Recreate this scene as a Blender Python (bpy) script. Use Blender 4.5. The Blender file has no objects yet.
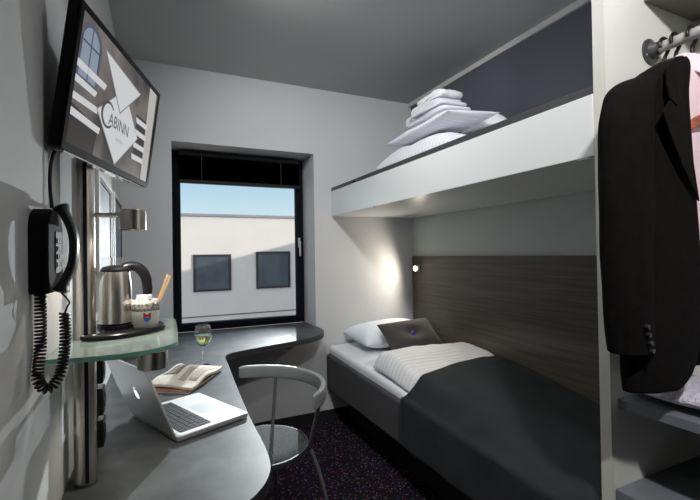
import bpy, bmesh, math, random
from mathutils import Vector, Matrix, noise
random.seed(7)
PI = math.pi
SC = bpy.context.scene
COL = SC.collection

# ------------------------------------------------------------------ camera
def camera():
    f = 415.0
    yaw, pitch, roll = math.radians(25.03), math.radians(.544), math.radians(-.888)
    fw = Vector((math.sin(yaw)*math.cos(pitch), math.cos(yaw)*math.cos(pitch), math.sin(pitch)))
    r = Vector((math.cos(yaw), -math.sin(yaw), 0))
    u = r.cross(fw)
    c, s = math.cos(roll), math.sin(roll)
    r2, u2 = c*r + s*u, -s*r + c*u
    cam = bpy.data.cameras.new('camera')
    cam.sensor_width = 36
    cam.lens = f*36/700
    cam.clip_start = .02
    o = bpy.data.objects.new('camera', cam)
    COL.objects.link(o)
    m = Matrix((r2, u2, -fw)).transposed().to_4x4()
    m.translation = (0, 0, 1.3)
    o.matrix_world = m
    SC.camera = o
camera()

# ------------------------------------------------------------------ view, sky, sun, added window spots
SC.view_settings.view_transform = 'Standard'
SC.view_settings.look = 'None'
SC.view_settings.gamma = 1
SC.view_settings.use_curve_mapping = False
SC.view_settings.exposure = 0.0

def world():
    w = bpy.data.worlds.new('sky')
    SC.world = w
    w.use_nodes = True
    nt = w.node_tree
    bg = nt.nodes['Background']
    tc = nt.nodes.new('ShaderNodeTexCoord')
    sp = nt.nodes.new('ShaderNodeSeparateXYZ')
    rp = nt.nodes.new('ShaderNodeValToRGB')
    nt.links.new(tc.outputs['Generated'], sp.inputs[0])
    nt.links.new(sp.outputs['Z'], rp.inputs[0])
    e = rp.color_ramp.elements
    e[0].position = 0.03; e[0].color = (.80, .91, .94, 1)
    e[1].position = .5; e[1].color = (.10, .24, .50, 1)
    m = rp.color_ramp.elements.new(.17); m.color = (.46, .69, .86, 1)
    # the half of the sky around the sun (behind the hotel) is hazy and bright
    hz = nt.nodes.new('ShaderNodeMapRange')
    hz.inputs[1].default_value = .1; hz.inputs[2].default_value = -.5; hz.inputs[3].default_value = 0; hz.inputs[4].default_value = 1
    nt.links.new(sp.outputs['Y'], hz.inputs[0])
    mx = nt.nodes.new('ShaderNodeMix'); mx.data_type = 'RGBA'
    mx.inputs['B'].default_value = (.82, .83, .90, 1)
    nt.links.new(hz.outputs[0], mx.inputs['Factor'])
    nt.links.new(rp.outputs[0], mx.inputs['A'])
    nt.links.new(mx.outputs['Result'], bg.inputs[0])
    bg.inputs[1].default_value = 1.0
world()

def lamp(name, kind, loc, to, energy, color=(1, 1, 1), **kw):
    l = bpy.data.lights.new(name, kind)
    l.energy = energy
    l.color = color
    for k, v in kw.items(): setattr(l, k, v)
    o = bpy.data.objects.new(name, l)
    COL.objects.link(o)
    o.location = loc
    d = Vector(to) - Vector(loc)
    o.rotation_euler = d.to_track_quat('-Z', 'Y').to_euler()
    return o
# low sun behind the hotel, grazing the opposite building
lamp('sun', 'SUN', (8, -4, 6), (8-.75, -4+.63, 6-.18), 2.7, (1, .92, .80), angle=.009)
# two spots added outside the window, standing in for daylight
lamp('added_window_spot', 'SPOT', (2.83, 9.0, 4.25), (.08, 1.25, .85), 3600, (.95, .98, 1), shadow_soft_size=0.0, spot_size=math.radians(15), spot_blend=.8)
lamp('added_window_spot_low', 'SPOT', (3.2, 9.0, 1.55), (.45, 2.4, 1.3), 820, (.95, .98, 1), shadow_soft_size=0.0, spot_size=math.radians(30), spot_blend=.1)
CEIL_W = 57      # ceiling lights, watts each
READ_W = 1.0     # reading lamp

# ------------------------------------------------------------------ materials
def new_mat(name):
    m = bpy.data.materials.new(name)
    m.use_nodes = True
    return m, m.node_tree, m.node_tree.nodes['Principled BSDF']

def mat(name, col, rough=.5, metal=0, var=.06, scale=8, bump=0, bscale=60, spec=.5, stretch=None, sheen=0, coat=0):
    """procedural: noise-varied colour, optional noise bump"""
    m, nt, b = new_mat(name)
    tc = nt.nodes.new('ShaderNodeTexCoord')
    mp = nt.nodes.new('ShaderNodeMapping')
    nt.links.new(tc.outputs['Object'], mp.inputs[0])
    if stretch: mp.inputs['Scale'].default_value = stretch
    n = nt.nodes.new('ShaderNodeTexNoise')
    n.inputs['Scale'].default_value = scale
    n.inputs['Detail'].default_value = 5
    nt.links.new(mp.outputs[0], n.inputs['Vector'])
    r = nt.nodes.new('ShaderNodeValToRGB')
    r.color_ramp.elements[0].position = .3
    r.color_ramp.elements[1].position = .7
    r.color_ramp.elements[0].color = tuple(max(0, c*(1-var)) for c in col) + (1,)
    r.color_ramp.elements[1].color = tuple(min(1, c*(1+var)) for c in col) + (1,)
    nt.links.new(n.outputs['Fac'], r.inputs[0])
    nt.links.new(r.outputs[0], b.inputs['Base Color'])
    b.inputs['Roughness'].default_value = rough
    b.inputs['Metallic'].default_value = metal
    b.inputs['Specular IOR Level'].default_value = spec
    b.inputs['Sheen Weight'].default_value = sheen
    b.inputs['Coat Weight'].default_value = coat
    if bump:
        n2 = nt.nodes.new('ShaderNodeTexNoise')
        n2.inputs['Scale'].default_value = bscale
        n2.inputs['Detail'].default_value = 4
        nt.links.new(mp.outputs[0], n2.inputs['Vector'])
        bp = nt.nodes.new('ShaderNodeBump')
        bp.inputs['Strength'].default_value = bump
        bp.inputs['Distance'].default_value = .01
        nt.links.new(n2.outputs['Fac'], bp.inputs['Height'])
        nt.links.new(bp.outputs[0], b.inputs['Normal'])
    return m

def glow(name, col, strength):
    m, nt, b = new_mat(name)
    b.inputs['Base Color'].default_value = (*col, 1)
    b.inputs['Emission Color'].default_value = (*col, 1)
    b.inputs['Emission Strength'].default_value = strength
    return m

def carpet_mat():
    m, nt, b = new_mat('carpet')
    tc = nt.nodes.new('ShaderNodeTexCoord')
    v = nt.nodes.new('ShaderNodeTexVoronoi')
    v.inputs['Scale'].default_value = 95
    nt.links.new(tc.outputs['Object'], v.inputs['Vector'])
    sp = nt.nodes.new('ShaderNodeSeparateColor')
    nt.links.new(v.outputs['Color'], sp.inputs[0])
    # colour of the fleck
    r = nt.nodes.new('ShaderNodeValToRGB')
    r.color_ramp.interpolation = 'CONSTANT'
    cols = [(.15, .14, .16), (.20, .018, .045), (.03, .035, .20), (.15, .045, .18), (.20, .18, .16), (.06, .05, .08)]
    e = r.color_ramp.elements
    e[0].color = (*cols[0], 1); e[0].position = 0
    e[1].color = (*cols[1], 1); e[1].position = 1/6
    for i in range(2, 6):
        x = e.new(i/6); x.color = (*cols[i], 1)
    nt.links.new(sp.outputs[0], r.inputs[0])
    th = nt.nodes.new('ShaderNodeMath'); th.operation = 'GREATER_THAN'; th.inputs[1].default_value = .70
    nt.links.new(sp.outputs[1], th.inputs[0])
    near = nt.nodes.new('ShaderNodeMath'); near.operation = 'LESS_THAN'; near.inputs[1].default_value = .42
    nt.links.new(v.outputs['Distance'], near.inputs[0])
    mul = nt.nodes.new('ShaderNodeMath'); mul.operation = 'MULTIPLY'
    nt.links.new(th.outputs[0], mul.inputs[0]); nt.links.new(near.outputs[0], mul.inputs[1])
    mx = nt.nodes.new('ShaderNodeMix'); mx.data_type = 'RGBA'
    mx.inputs['A'].default_value = (.012, .0095, .0135, 1)
    nt.links.new(mul.outputs[0], mx.inputs['Factor'])
    nt.links.new(r.outputs[0], mx.inputs['B'])
    nt.links.new(mx.outputs['Result'], b.inputs['Base Color'])
    b.inputs['Roughness'].default_value = .95
    b.inputs['Specular IOR Level'].default_value = .1
    return m

def wood_mat(name, c1, c2):
    m, nt, b = new_mat(name)
    tc = nt.nodes.new('ShaderNodeTexCoord')
    mp = nt.nodes.new('ShaderNodeMapping')
    mp.inputs['Scale'].default_value = (1, 1.2, 34)
    nt.links.new(tc.outputs['Object'], mp.inputs[0])
    n = nt.nodes.new('ShaderNodeTexNoise')
    n.inputs['Scale'].default_value = 2.2; n.inputs['Detail'].default_value = 8; n.inputs['Distortion'].default_value = .4
    nt.links.new(mp.outputs[0], n.inputs['Vector'])
    r = nt.nodes.new('ShaderNodeValToRGB')
    r.color_ramp.elements[0].position = .33; r.color_ramp.elements[0].color = (*c1, 1)
    r.color_ramp.elements[1].position = .68; r.color_ramp.elements[1].color = (*c2, 1)
    nt.links.new(n.outputs['Fac'], r.inputs[0])
    nt.links.new(r.outputs[0], b.inputs['Base Color'])
    b.inputs['Roughness'].default_value = .45
    return m

def glass_pane_mat(name, tint, refl):
    m, nt, b = new_mat(name)
    nt.nodes.remove(b)
    out = nt.nodes['Material Output']
    t = nt.nodes.new('ShaderNodeBsdfTransparent'); t.inputs[0].default_value = (*tint, 1)
    g = nt.nodes.new('ShaderNodeBsdfGlossy'); g.inputs['Roughness'].default_value = .02
    lw = nt.nodes.new('ShaderNodeFresnel'); lw.inputs[0].default_value = refl
    mx = nt.nodes.new('ShaderNodeMixShader')
    nt.links.new(lw.outputs[0], mx.inputs[0])
    nt.links.new(t.outputs[0], mx.inputs[1]); nt.links.new(g.outputs[0], mx.inputs[2])
    nt.links.new(mx.outputs[0], out.inputs[0])
    return m

def stripe_cloth(name, c1, c2, axis, freq):
    m, nt, b = new_mat(name)
    tc = nt.nodes.new('ShaderNodeTexCoord')
    w = nt.nodes.new('ShaderNodeTexWave')
    w.bands_direction = axis
    w.inputs['Scale'].default_value = freq
    w.inputs['Distortion'].default_value = .3
    nt.links.new(tc.outputs['Object'], w.inputs['Vector'])
    r = nt.nodes.new('ShaderNodeValToRGB')
    r.color_ramp.elements[0].color = (*c1, 1); r.color_ramp.elements[1].color = (*c2, 1)
    r.color_ramp.elements[0].position = .4; r.color_ramp.elements[1].position = .6
    nt.links.new(w.outputs['Fac'], r.inputs[0])
    nt.links.new(r.outputs[0], b.inputs['Base Color'])
    b.inputs['Roughness'].default_value = .75
    b.inputs['Sheen Weight'].default_value = .2
    bp = nt.nodes.new('ShaderNodeBump'); bp.inputs['Strength'].default_value = .12; bp.inputs['Distance'].default_value = .004
    nt.links.new(w.outputs['Fac'], bp.inputs['Height'])
    nt.links.new(bp.outputs[0], b.inputs['Normal'])
    return m

M = {}
M['wall'] = mat('wall_paint', (.565, .575, .59), .7, var=.015, scale=3, bump=.05, bscale=180)
M['ceiling'] = mat('ceiling_paint', (.46, .46, .46), .8, var=.02, scale=2)
M['wall_grey'] = mat('grey_wall_paint', (.50, .535, .52), .7, var=.03, scale=3)
M['slate'] = mat('slate_blue_panel', (.074, .082, .100), .7, var=.04, scale=2)
M['carpet'] = carpet_mat()
M['black_base'] = mat('black_skirting', (.012, .011, .012), .7)
M['white_gloss'] = mat('white_gloss_laminate', (.76, .785, .79), .22, var=.01, scale=2)
M['white_matt'] = mat('white_laminate', (.72, .72, .68), .4, var=.015, scale=2)
M['strip'] = mat('pale_edge_strip', (.62, .62, .57), .4, var=.04, scale=4)
M['desk'] = mat('grey_desk_laminate', (.082, .086, .088), .42, var=.36, scale=9, spec=.10)
M['desk_edge'] = mat('dark_desk_edge', (.03, .03, .03), .5)
M['wood'] = wood_mat('dark_oak_veneer', (.056, .046, .037), (.098, .083, .067))
M['frame'] = mat('anthracite_window_frame', (.006, .007, .012), .75, spec=.08)
M['blind'] = mat('black_blind_fabric', (.006, .006, .008), .9, spec=.1)
M['pane'] = glass_pane_mat('window_glass', (.97, .985, .98), 1.18)
M['steel'] = mat('brushed_steel', (.60, .56, .51), .28, 1, var=.10, scale=3, stretch=(40, 40, .6))
M['kettle_steel'] = mat('kettle_steel', (.68, .66, .63), .27, 1, var=.08, scale=3, stretch=(30, 30, .5))
M['chrome'] = mat('chrome', (.75, .75, .76), .1, 1)
M['dark_metal'] = mat('dark_grey_metal', (.10, .10, .105), .42, .6)
M['leg_metal'] = mat('satin_leg_metal', (.26, .27, .27), .35, .6)
M['rail_metal'] = mat('satin_grey_rail', (.50, .50, .50), .4, .25)
M['black'] = mat('black_plastic', (.008, .008, .009), .3, spec=.35)
M['black_soft'] = mat('black_matt_plastic', (.009, .009, .010), .6, spec=.25)
M['phone'] = mat('dull_black_phone', (.007, .007, .008), .7, spec=.08)
M['tv_black'] = mat('gloss_black_plastic', (.005, .005, .006), .35, spec=.12)
M['silver'] = mat('silver_paint', (.34, .36, .36), .42, .3, var=.03)
M['seat'] = mat('grey_woven_seat', (.075, .08, .085), .8, spec=.2, var=.3, scale=160, bump=.4, bscale=200)
M['alu'] = mat('laptop_aluminium', (.62, .62, .61), .33, .75, var=.02)
M['alu_deck'] = mat('laptop_deck', (.82, .82, .81), .4, .15, var=.02)
M['key'] = mat('black_keys', (.010, .010, .013), .6, spec=.15)
M['box'] = mat('charcoal_bed_fabric', (.072, .072, .078), .95, spec=.1, var=.15, scale=120, bump=.15, bscale=250, sheen=.05)
M['coverlet'] = mat('charcoal_coverlet', (.026, .028, .031), .9, spec=.12, var=.14, scale=9, bump=.10, bscale=22, sheen=.04)
M['sheet'] = mat('white_sheet', (.78, .80, .82), .85, var=.02, scale=10, bump=.10, bscale=12)
M['pillow'] = mat('white_pillowcase', (.74, .79, .86), .85, var=.02, scale=9, bump=.12, bscale=12)
M['duvet'] = stripe_cloth('striped_white_duvet', (.82, .82, .81), (.72, .72, .72), 'Y', 9)
M['linen'] = stripe_cloth('striped_white_linen', (.80, .81, .86), (.72, .73, .80), 'Y', 9)
M['towel'] = mat('white_terry', (.78, .79, .85), .95, var=.04, scale=60, bump=.5, bscale=120)
M['cushion'] = mat('dark_grey_cushion', (.045, .043, .040), .9, var=.2, scale=70, bump=.2, bscale=90, sheen=.2)
M['button'] = mat('violet_button', (.03, .015, .30), .5)
M['suit'] = mat('black_suit_wool', (.0065, .0058, .0055), .95, var=.25, scale=60, bump=.15, bscale=14, spec=.08)
M['shirt'] = mat('pink_shirt_cotton', (.84, .64, .71), .8, var=.03, scale=8, bump=.3, bscale=16)
M['tie'] = mat('rust_silk', (.42, .12, .05), .5, var=.5, scale=30)
M['knit'] = mat('lilac_knit', (.74, .71, .86), .95, var=.25, scale=110, bump=.9, bscale=140)
M['knit_lining'] = mat('beige_towel_fold', (.36, .33, .29), .95, var=.2, scale=90, bump=.5, bscale=140)
M['shelf'] = mat('grey_wardrobe_shelf', (.17, .18, .20), .5, var=.03)
M['soffit'] = mat('olive_grey_wardrobe_top', (.16, .16, .13), .6, var=.05, scale=4)
M['cup'] = mat('white_china', (.78, .76, .70), .25, var=.02)
M['cup_band'] = mat('grey_speckled_band', (.36, .34, .30), .4, var=.9, scale=160)
M['emb_red'] = mat('emblem_red', (.55, .02, .06), .5)
M['emb_blue'] = mat('emblem_blue', (.03, .10, .40), .5)
M['paper'] = mat('white_paper', (.82, .82, .84), .7, var=.02)
M['stick'] = mat('wooden_stirrer', (.50, .32, .17), .7, var=.15, scale=40)
M['news'] = mat('newsprint', (.70, .66, .57), .85, var=.14, scale=14)
M['news_ink'] = mat('newspaper_picture', (.20, .17, .14), .85, var=.35, scale=60)
M['mag'] = mat('brown_magazine_cover', (.30, .13, .06), .6, var=.3, scale=10)
M['gasket'] = mat('pale_corner_moulding', (.50, .50, .49), .6)
M['facade'] = mat('cream_render', (.76, .735, .69), .9, var=.03, scale=1.5)
M['facade_cap'] = mat('parapet_metal', (.30, .31, .34), .5, var=.1, scale=3)
M['ext_frame'] = mat('dark_exterior_frame', (.02, .022, .028), .5)
M['ext_sill'] = mat('grey_panel_joint', (.12, .12, .13), .8)
M['asphalt'] = mat('roof_felt', (.42, .42, .41), .9)
M['pic_frame'] = mat('white_picture_frame', (.75, .75, .74), .4)
M['pic_mat'] = mat('pale_mount_board', (.62, .64, .66), .7)
M['pic_art'] = mat('blue_grey_print', (.24, .27, .32), .35, var=.35, scale=5)
M['pic_edge'] = mat('navy_picture_edge', (.03, .04, .07), .4)
def ext_glass():
    m = mat('exterior_window_glass', (.05, .07, .09), .05, var=.5, scale=1.2)
    return m
M['ext_glass'] = ext_glass()
def shelf_glass():
    m, nt, b = new_mat('green_shelf_glass')
    b.inputs['Base Color'].default_value = (.78, .93, .86, 1)
    b.inputs['Roughness'].default_value = .12
    b.inputs['Transmission Weight'].default_value = .72
    b.inputs['IOR'].default_value = 1.35
    return m
M['shelf_glass'] = shelf_glass()
def clear_glass(name, col, ior=1.45):
    m, nt, b = new_mat(name)
    b.inputs['Base Color'].default_value = (*col, 1)
    b.inputs['Roughness'].default_value = 0
    b.inputs['Transmission Weight'].default_value = 1
    b.inputs['IOR'].default_value = ior
    return m
M['glass'] = clear_glass('wine_glass', (.97, .98, .97))
M['wine'] = clear_glass('white_wine', (.80, .78, .30), 1.33)
M['edge_glass'] = mat('green_glass_edge', (.22, .52, .42), .2)
# television picture: the screen gives off light
M['scr_bg'] = None
def screen_bg():
    m, nt, b = new_mat('screen_photo')
    tc = nt.nodes.new('ShaderNodeTexCoord')
    n = nt.nodes.new('ShaderNodeTexNoise'); n.inputs['Scale'].default_value = 7; n.inputs['Detail'].default_value = 3
    nt.links.new(tc.outputs['Object'], n.inputs['Vector'])
    r = nt.nodes.new('ShaderNodeValToRGB')
    r.color_ramp.elements[0].position = .36; r.color_ramp.elements[0].color = (.045, .042, .045, 1)
    r.color_ramp.elements[1].position = .68; r.color_ramp.elements[1].color = (.26, .235, .215, 1)
    nt.links.new(n.outputs['Fac'], r.inputs[0])
    b.inputs['Base Color'].default_value = (.01, .01, .01, 1)
    b.inputs['Roughness'].default_value = .3
    b.inputs['Specular IOR Level'].default_value = .15
    nt.links.new(r.outputs[0], b.inputs['Emission Color'])
    b.inputs['Emission Strength'].default_value = .75
    return m
M['scr_bg'] = screen_bg()
def scr(name, col, s=1):
    m, nt, b = new_mat(name)
    b.inputs['Base Color'].default_value = (.01, .01, .01, 1)
    b.inputs['Roughness'].default_value = .3
    b.inputs['Specular IOR Level'].default_value = .15
    b.inputs['Emission Color'].default_value = (*col, 1)
    b.inputs['Emission Strength'].default_value = s
    return m
M['scr_white'] = scr('screen_white', (.55, .56, .57))
M['scr_strip'] = scr('screen_pale_strip', (.42, .41, .39))
M['scr_text'] = scr('screen_dark_text', (.055, .055, .06))
M['scr_grey'] = scr('screen_grey_text', (.28, .28, .28))
M['scr_blue'] = scr('screen_blue_window', (.22, .27, .34))
M['scr_slate'] = scr('screen_slate', (.085, .09, .12))
M['scr_brown'] = scr('screen_brown', (.028, .022, .022))
M['scr_dark'] = scr('screen_dark_window_bars', (.05, .06, .09))
M['scr_outline'] = scr('screen_outline', (.20, .19, .18))
M['lens'] = glow('lamp_lens', (1, .90, .70), 14)
M['lens_soft'] = glow('soft_lamp_lens', (1, .95, .86), 4)
M['logo'] = glow('laptop_logo', (1, 1, 1), 1.0)

# ------------------------------------------------------------------ mesh helper
class MB:
    def __init__(s): s.b = bmesh.new()
    def face(s, vs):
        try: s.b.faces.new(vs)
        except ValueError: pass
    def box(s, x0, x1, y0, y1, z0, z1):
        v = [s.b.verts.new((x, y, z)) for x in (x0, x1) for y in (y0, y1) for z in (z0, z1)]
        for f in ((0,1,3,2),(4,6,7,5),(0,4,5,1),(2,3,7,6),(0,2,6,4),(1,5,7,3)): s.face([v[i] for i in f])
        return s
    def obox(s, c, ax, ay, az):
        c, ax, ay, az = map(Vector, (c, ax, ay, az))
        v = [s.b.verts.new(c + i*ax + j*ay + k*az) for i in (-1, 1) for j in (-1, 1) for k in (-1, 1)]
        for f in ((0,1,3,2),(4,6,7,5),(0,4,5,1),(2,3,7,6),(0,2,6,4),(1,5,7,3)): s.face([v[i] for i in f])
        return s
    def tube(s, pts, r, n=12, caps=True, closed=False):
        pts = [Vector(p) for p in pts]
        rs = r if isinstance(r, (list, tuple)) else [r]*len(pts)
        rings = []
        prev = None
        N = len(pts)
        for i, p in enumerate(pts):
            if closed: t = pts[(i+1) % N] - pts[i-1]
            else: t = pts[min(i+1, N-1)] - pts[max(i-1, 0)]
            if t.length < 1e-9: t = Vector((0, 0, 1))
            t.normalize()
            if prev is None:
                a = Vector((0, 0, 1)) if abs(t.z) < .9 else Vector((1, 0, 0))
                prev = t.cross(a).normalized()
            u = (prev - t*prev.dot(t))
            if u.length < 1e-6: u = t.orthogonal()
            u.normalize(); prev = u
            w = t.cross(u)
            rings.append([s.b.verts.new(p + rs[i]*(math.cos(2*PI*k/n)*u + math.sin(2*PI*k/n)*w)) for k in range(n)])
        for i in range(N if closed else N-1):
            A, B = rings[i], rings[(i+1) % N]
            for k in range(n): s.face([A[k], A[(k+1) % n], B[(k+1) % n], B[k]])
        if caps and not closed:
            s.face(rings[0][::-1]); s.face(rings[-1])
        return s
    def cyl(s, p0, p1, r0, r1=None, n=32):
        return s.tube([p0, p1], [r0, r0 if r1 is None else r1], n)
    def lathe(s, prof, c=(0, 0, 0), n=40, caps=True):
        c = Vector(c)
        rings = []
        for r, z in prof:
            if r < 1e-6: rings.append([s.b.verts.new(c + Vector((0, 0, z)))])
            else: rings.append([s.b.verts.new(c + Vector((r*math.cos(2*PI*k/n), r*math.sin(2*PI*k/n), z))) for k in range(n)])
        for A, B in zip(rings, rings[1:]):
            for k in range(n):
                k2 = (k+1) % n
                if len(A) == 1 and len(B) == 1: continue
                if len(A) == 1: s.face([A[0], B[k2], B[k]])
                elif len(B) == 1: s.face([A[k], A[k2], B[0]])
                else: s.face([A[k], A[k2], B[k2], B[k]])
        if caps:
            if len(rings[0]) > 1: s.face(rings[0][::-1])
            if len(rings[-1]) > 1: s.face(rings[-1])
        return s
    def prism(s, outline, z0, z1):
        a = [s.b.verts.new((x, y, z0)) for x, y in outline]
        b = [s.b.verts.new((x, y, z1)) for x, y in outline]
        n = len(outline)
        s.face(a[::-1]); s.face(b)
        for i in range(n): s.face([a[i], a[(i+1) % n], b[(i+1) % n], b[i]])
        return s
    def slab(s, outline, o, u, v, n, t0, t1):
        """outline in (u, v) on the plane through o, from t0 to t1 along n"""
        o, u, v, n = map(Vector, (o, u, v, n))
        a = [s.b.verts.new(o + x*u + y*v + t0*n) for x, y in outline]
        b = [s.b.verts.new(o + x*u + y*v + t1*n) for x, y in outline]
        k = len(outline)
        s.face(a[::-1]); s.face(b)
        for i in range(k): s.face([a[i], a[(i+1) % k], b[(i+1) % k], b[i]])
        return s
    def grid(s, P, closed_u=False, closed_v=False):
        """P[i][j] -> points"""
        V = [[s.b.verts.new(p) for p in row] for row in P]
        I, J = len(V), len(V[0])
        for i in range(I if closed_u else I-1):
            for j in range(J if closed_v else J-1):
                s.face([V[i][j], V[(i+1) % I][j], V[(i+1) % I][(j+1) % J], V[i][(j+1) % J]])
        return V
    def build(s, name, m, parent=None, smooth=True, bevel=0, solid=0, sub=0, angle=40, seg=2):
        bmesh.ops.recalc_face_normals(s.b, faces=s.b.faces)
        me = bpy.data.meshes.new(name)
        s.b.to_mesh(me); s.b.free()
        if smooth:
            for p in me.polygons: p.use_smooth = True
        o = bpy.data.objects.new(name, me)
        COL.objects.link(o)
        me.materials.append(m)
        if parent is not None:
            o.parent = parent
            o.matrix_parent_inverse = Matrix.Translation(parent.location).inverted()
        if solid:
            k = o.modifiers.new('solid', 'SOLIDIFY'); k.thickness = solid; k.offset = -1
        if bevel:
            k = o.modifiers.new('bevel', 'BEVEL'); k.width = bevel; k.segments = seg; k.limit_method = 'ANGLE'; k.angle_limit = math.radians(30)
        if sub:
            k = o.modifiers.new('sub', 'SUBSURF'); k.levels = sub; k.render_levels = sub
        elif smooth:
            sharp_edges(me, angle)
        return o

def sharp_edges(me, angle):
    b = bmesh.new(); b.from_mesh(me)
    a = math.radians(angle)
    for e in b.edges:
        e.smooth = not (len(e.link_faces) == 2 and e.calc_face_angle(0) > a)
    b.to_mesh(me); b.free()

def tag(o, label, cat, group=None, kind=None):
    o['label'] = label; o['category'] = cat
    if group: o['group'] = group
    if kind: o['kind'] = kind
    return o
def thing(name, loc, label, cat, group=None):
    o = bpy.data.objects.new(name, None)
    o.empty_display_size = .05
    COL.objects.link(o)
    o.location = loc
    return tag(o, label, cat, group)
def struct(o, label=None, cat=None):
    o['kind'] = 'structure'
    if label: o['label'] = label
    if cat: o['category'] = cat
    return o
def part(o, label):
    o['label'] = label
    return o
def sm(a, b, x):
    t = max(0, min(1, (x-a)/(b-a)))
    return t*t*(3-2*t)
def bez(p0, p1, p2, p3, n):
    p0, p1, p2, p3 = map(Vector, (p0, p1, p2, p3))
    return [(1-t)**3*p0 + 3*(1-t)**2*t*p1 + 3*(1-t)*t*t*p2 + t**3*p3 for t in (i/n for i in range(n+1))]
def catmull(pts, n=8, closed=False):
    pts = [Vector(p) for p in pts]
    N = len(pts); out = []
    rng = range(N if closed else N-1)
    for i in rng:
        if closed: a, b, c, d = pts[i-1], pts[i], pts[(i+1) % N], pts[(i+2) % N]
        else: a, b, c, d = pts[max(i-1, 0)], pts[i], pts[i+1], pts[min(i+2, N-1)]
        for k in range(n):
            t = k/n
            out.append(.5*((2*b) + (c-a)*t + (2*a-5*b+4*c-d)*t*t + (3*b-a-3*c+d)*t**3))
    if not closed: out.append(pts[-1])
    return out

# ------------------------------------------------------------------ room dimensions (metres)
XL, XR = -.206, 2.03       # left and right wall
YF, YB = 3.045, -1.35      # far wall, wall behind the camera
H = 2.60
WX0, WX1, WZ0, WZ1 = .10, 1.12, .74, 2.085     # window opening
WY = 3.30                                       # inner face of the window frame

def structure():
    struct(MB().box(XL-.2, XR+.2, YB-.2, YF+.3, -.12, 0).build('floor', M['carpet'], smooth=False))
    struct(MB().box(XL-.2, XR+.2, YB-.2, YF+.4, H, H+.2).build('ceiling', M['ceiling'], smooth=False))
    struct(MB().box(XL-.2, XL, YB, YF, 0, H).build('wall_left', M['wall'], smooth=False))
    struct(MB().box(XR, XR+.2, YB, YF, 0, H).build('wall_right', M['wall_grey'], smooth=False))
    struct(MB().box(XL-.2, XR+.2, YB-.2, YB, 0, H).build('wall_back', M['wood'], smooth=False))
    w = MB()
    y0, y1 = YF, YF+.34
    w.box(XL-.2, WX0, y0, y1, 0, H); w.box(WX1, XR+.2, y0, y1, 0, H)
    w.box(WX0, WX1, y0, y1, 0, WZ0-.04); w.box(WX0, WX1, y0, y1, WZ1, H)
    struct(w.build('wall_far', M['wall'], smooth=False))
    struct(MB().box(XL, XR, YF-.012, YF, 0, .08).build('baseboard_far', M['black_base'], smooth=False))
    struct(MB().box(XL, XL+.012, YB, YF-.012, 0, .08).build('baseboard_left', M['black_base'], smooth=False))
    # pale moulding where the right wall meets the ceiling, slate panel over the upper bunk
    struct(MB().box(XR-.03, XR, .86, YF, H-.035, H).build('trim_1', M['gasket'], smooth=False))
    struct(MB().box(XR-.014, XR, .865, YF-.02, 1.66, H-.036).build('trim_2', M['slate'], smooth=False))
    # window
    win = bpy.data.objects.new('window_1', None); COL.objects.link(win); win.location = (.61, WY+.03, WZ0)
    struct(win)
    f = MB()
    x0, x1, z0, z1 = .106, 1.114, .742, 2.084
    t = .026
    f.box(x0, x0+t, WY, WY+.07, z0, z1); f.box(x1-t, x1, WY, WY+.07, z0, z1)
    f.box(x0+t, x1-t, WY, WY+.07, z0, z0+t); f.box(x0+t, x1-t, WY, WY+.07, z1-t, z1)
    f.build('window_frame', M['frame'], win, smooth=False, bevel=.003)
    s = MB()
    a0, a1, c0, c1 = x0+t, x1-t, z0+t, z1-t
    t = .034
    s.box(a0, a0+t, WY-.012, WY+.05, c0, c1); s.box(a1-t, a1, WY-.012, WY+.05, c0, c1)
    s.box(a0+t, a1-t, WY-.012, WY+.05, c0, c0+t); s.box(a0+t, a1-t, WY-.012, WY+.05, c1-t, c1)
    s.build('window_sash', M['frame'], win, smooth=False, bevel=.003)
    MB().box(a0+t, a1-t, WY+.02, WY+.026, c0+t, c1-t).build('window_pane', M['pane'], win, smooth=False)
    h = MB()
    hx = a1-.017
    h.box(hx-.009, hx+.009, WY-.020, WY-.012, 1.36, 1.44)
    h.tube([(hx, WY-.012, 1.40), (hx, WY-.038, 1.40)], .007, 10)
    h.tube([(hx, WY-.038, 1.408), (hx, WY-.038, 1.29)], [.008, .0065], 10)
    part(h.build('window_handle', M['rail_metal'], win), 'small satin grey window handle on the dark sash')
structure()

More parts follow.
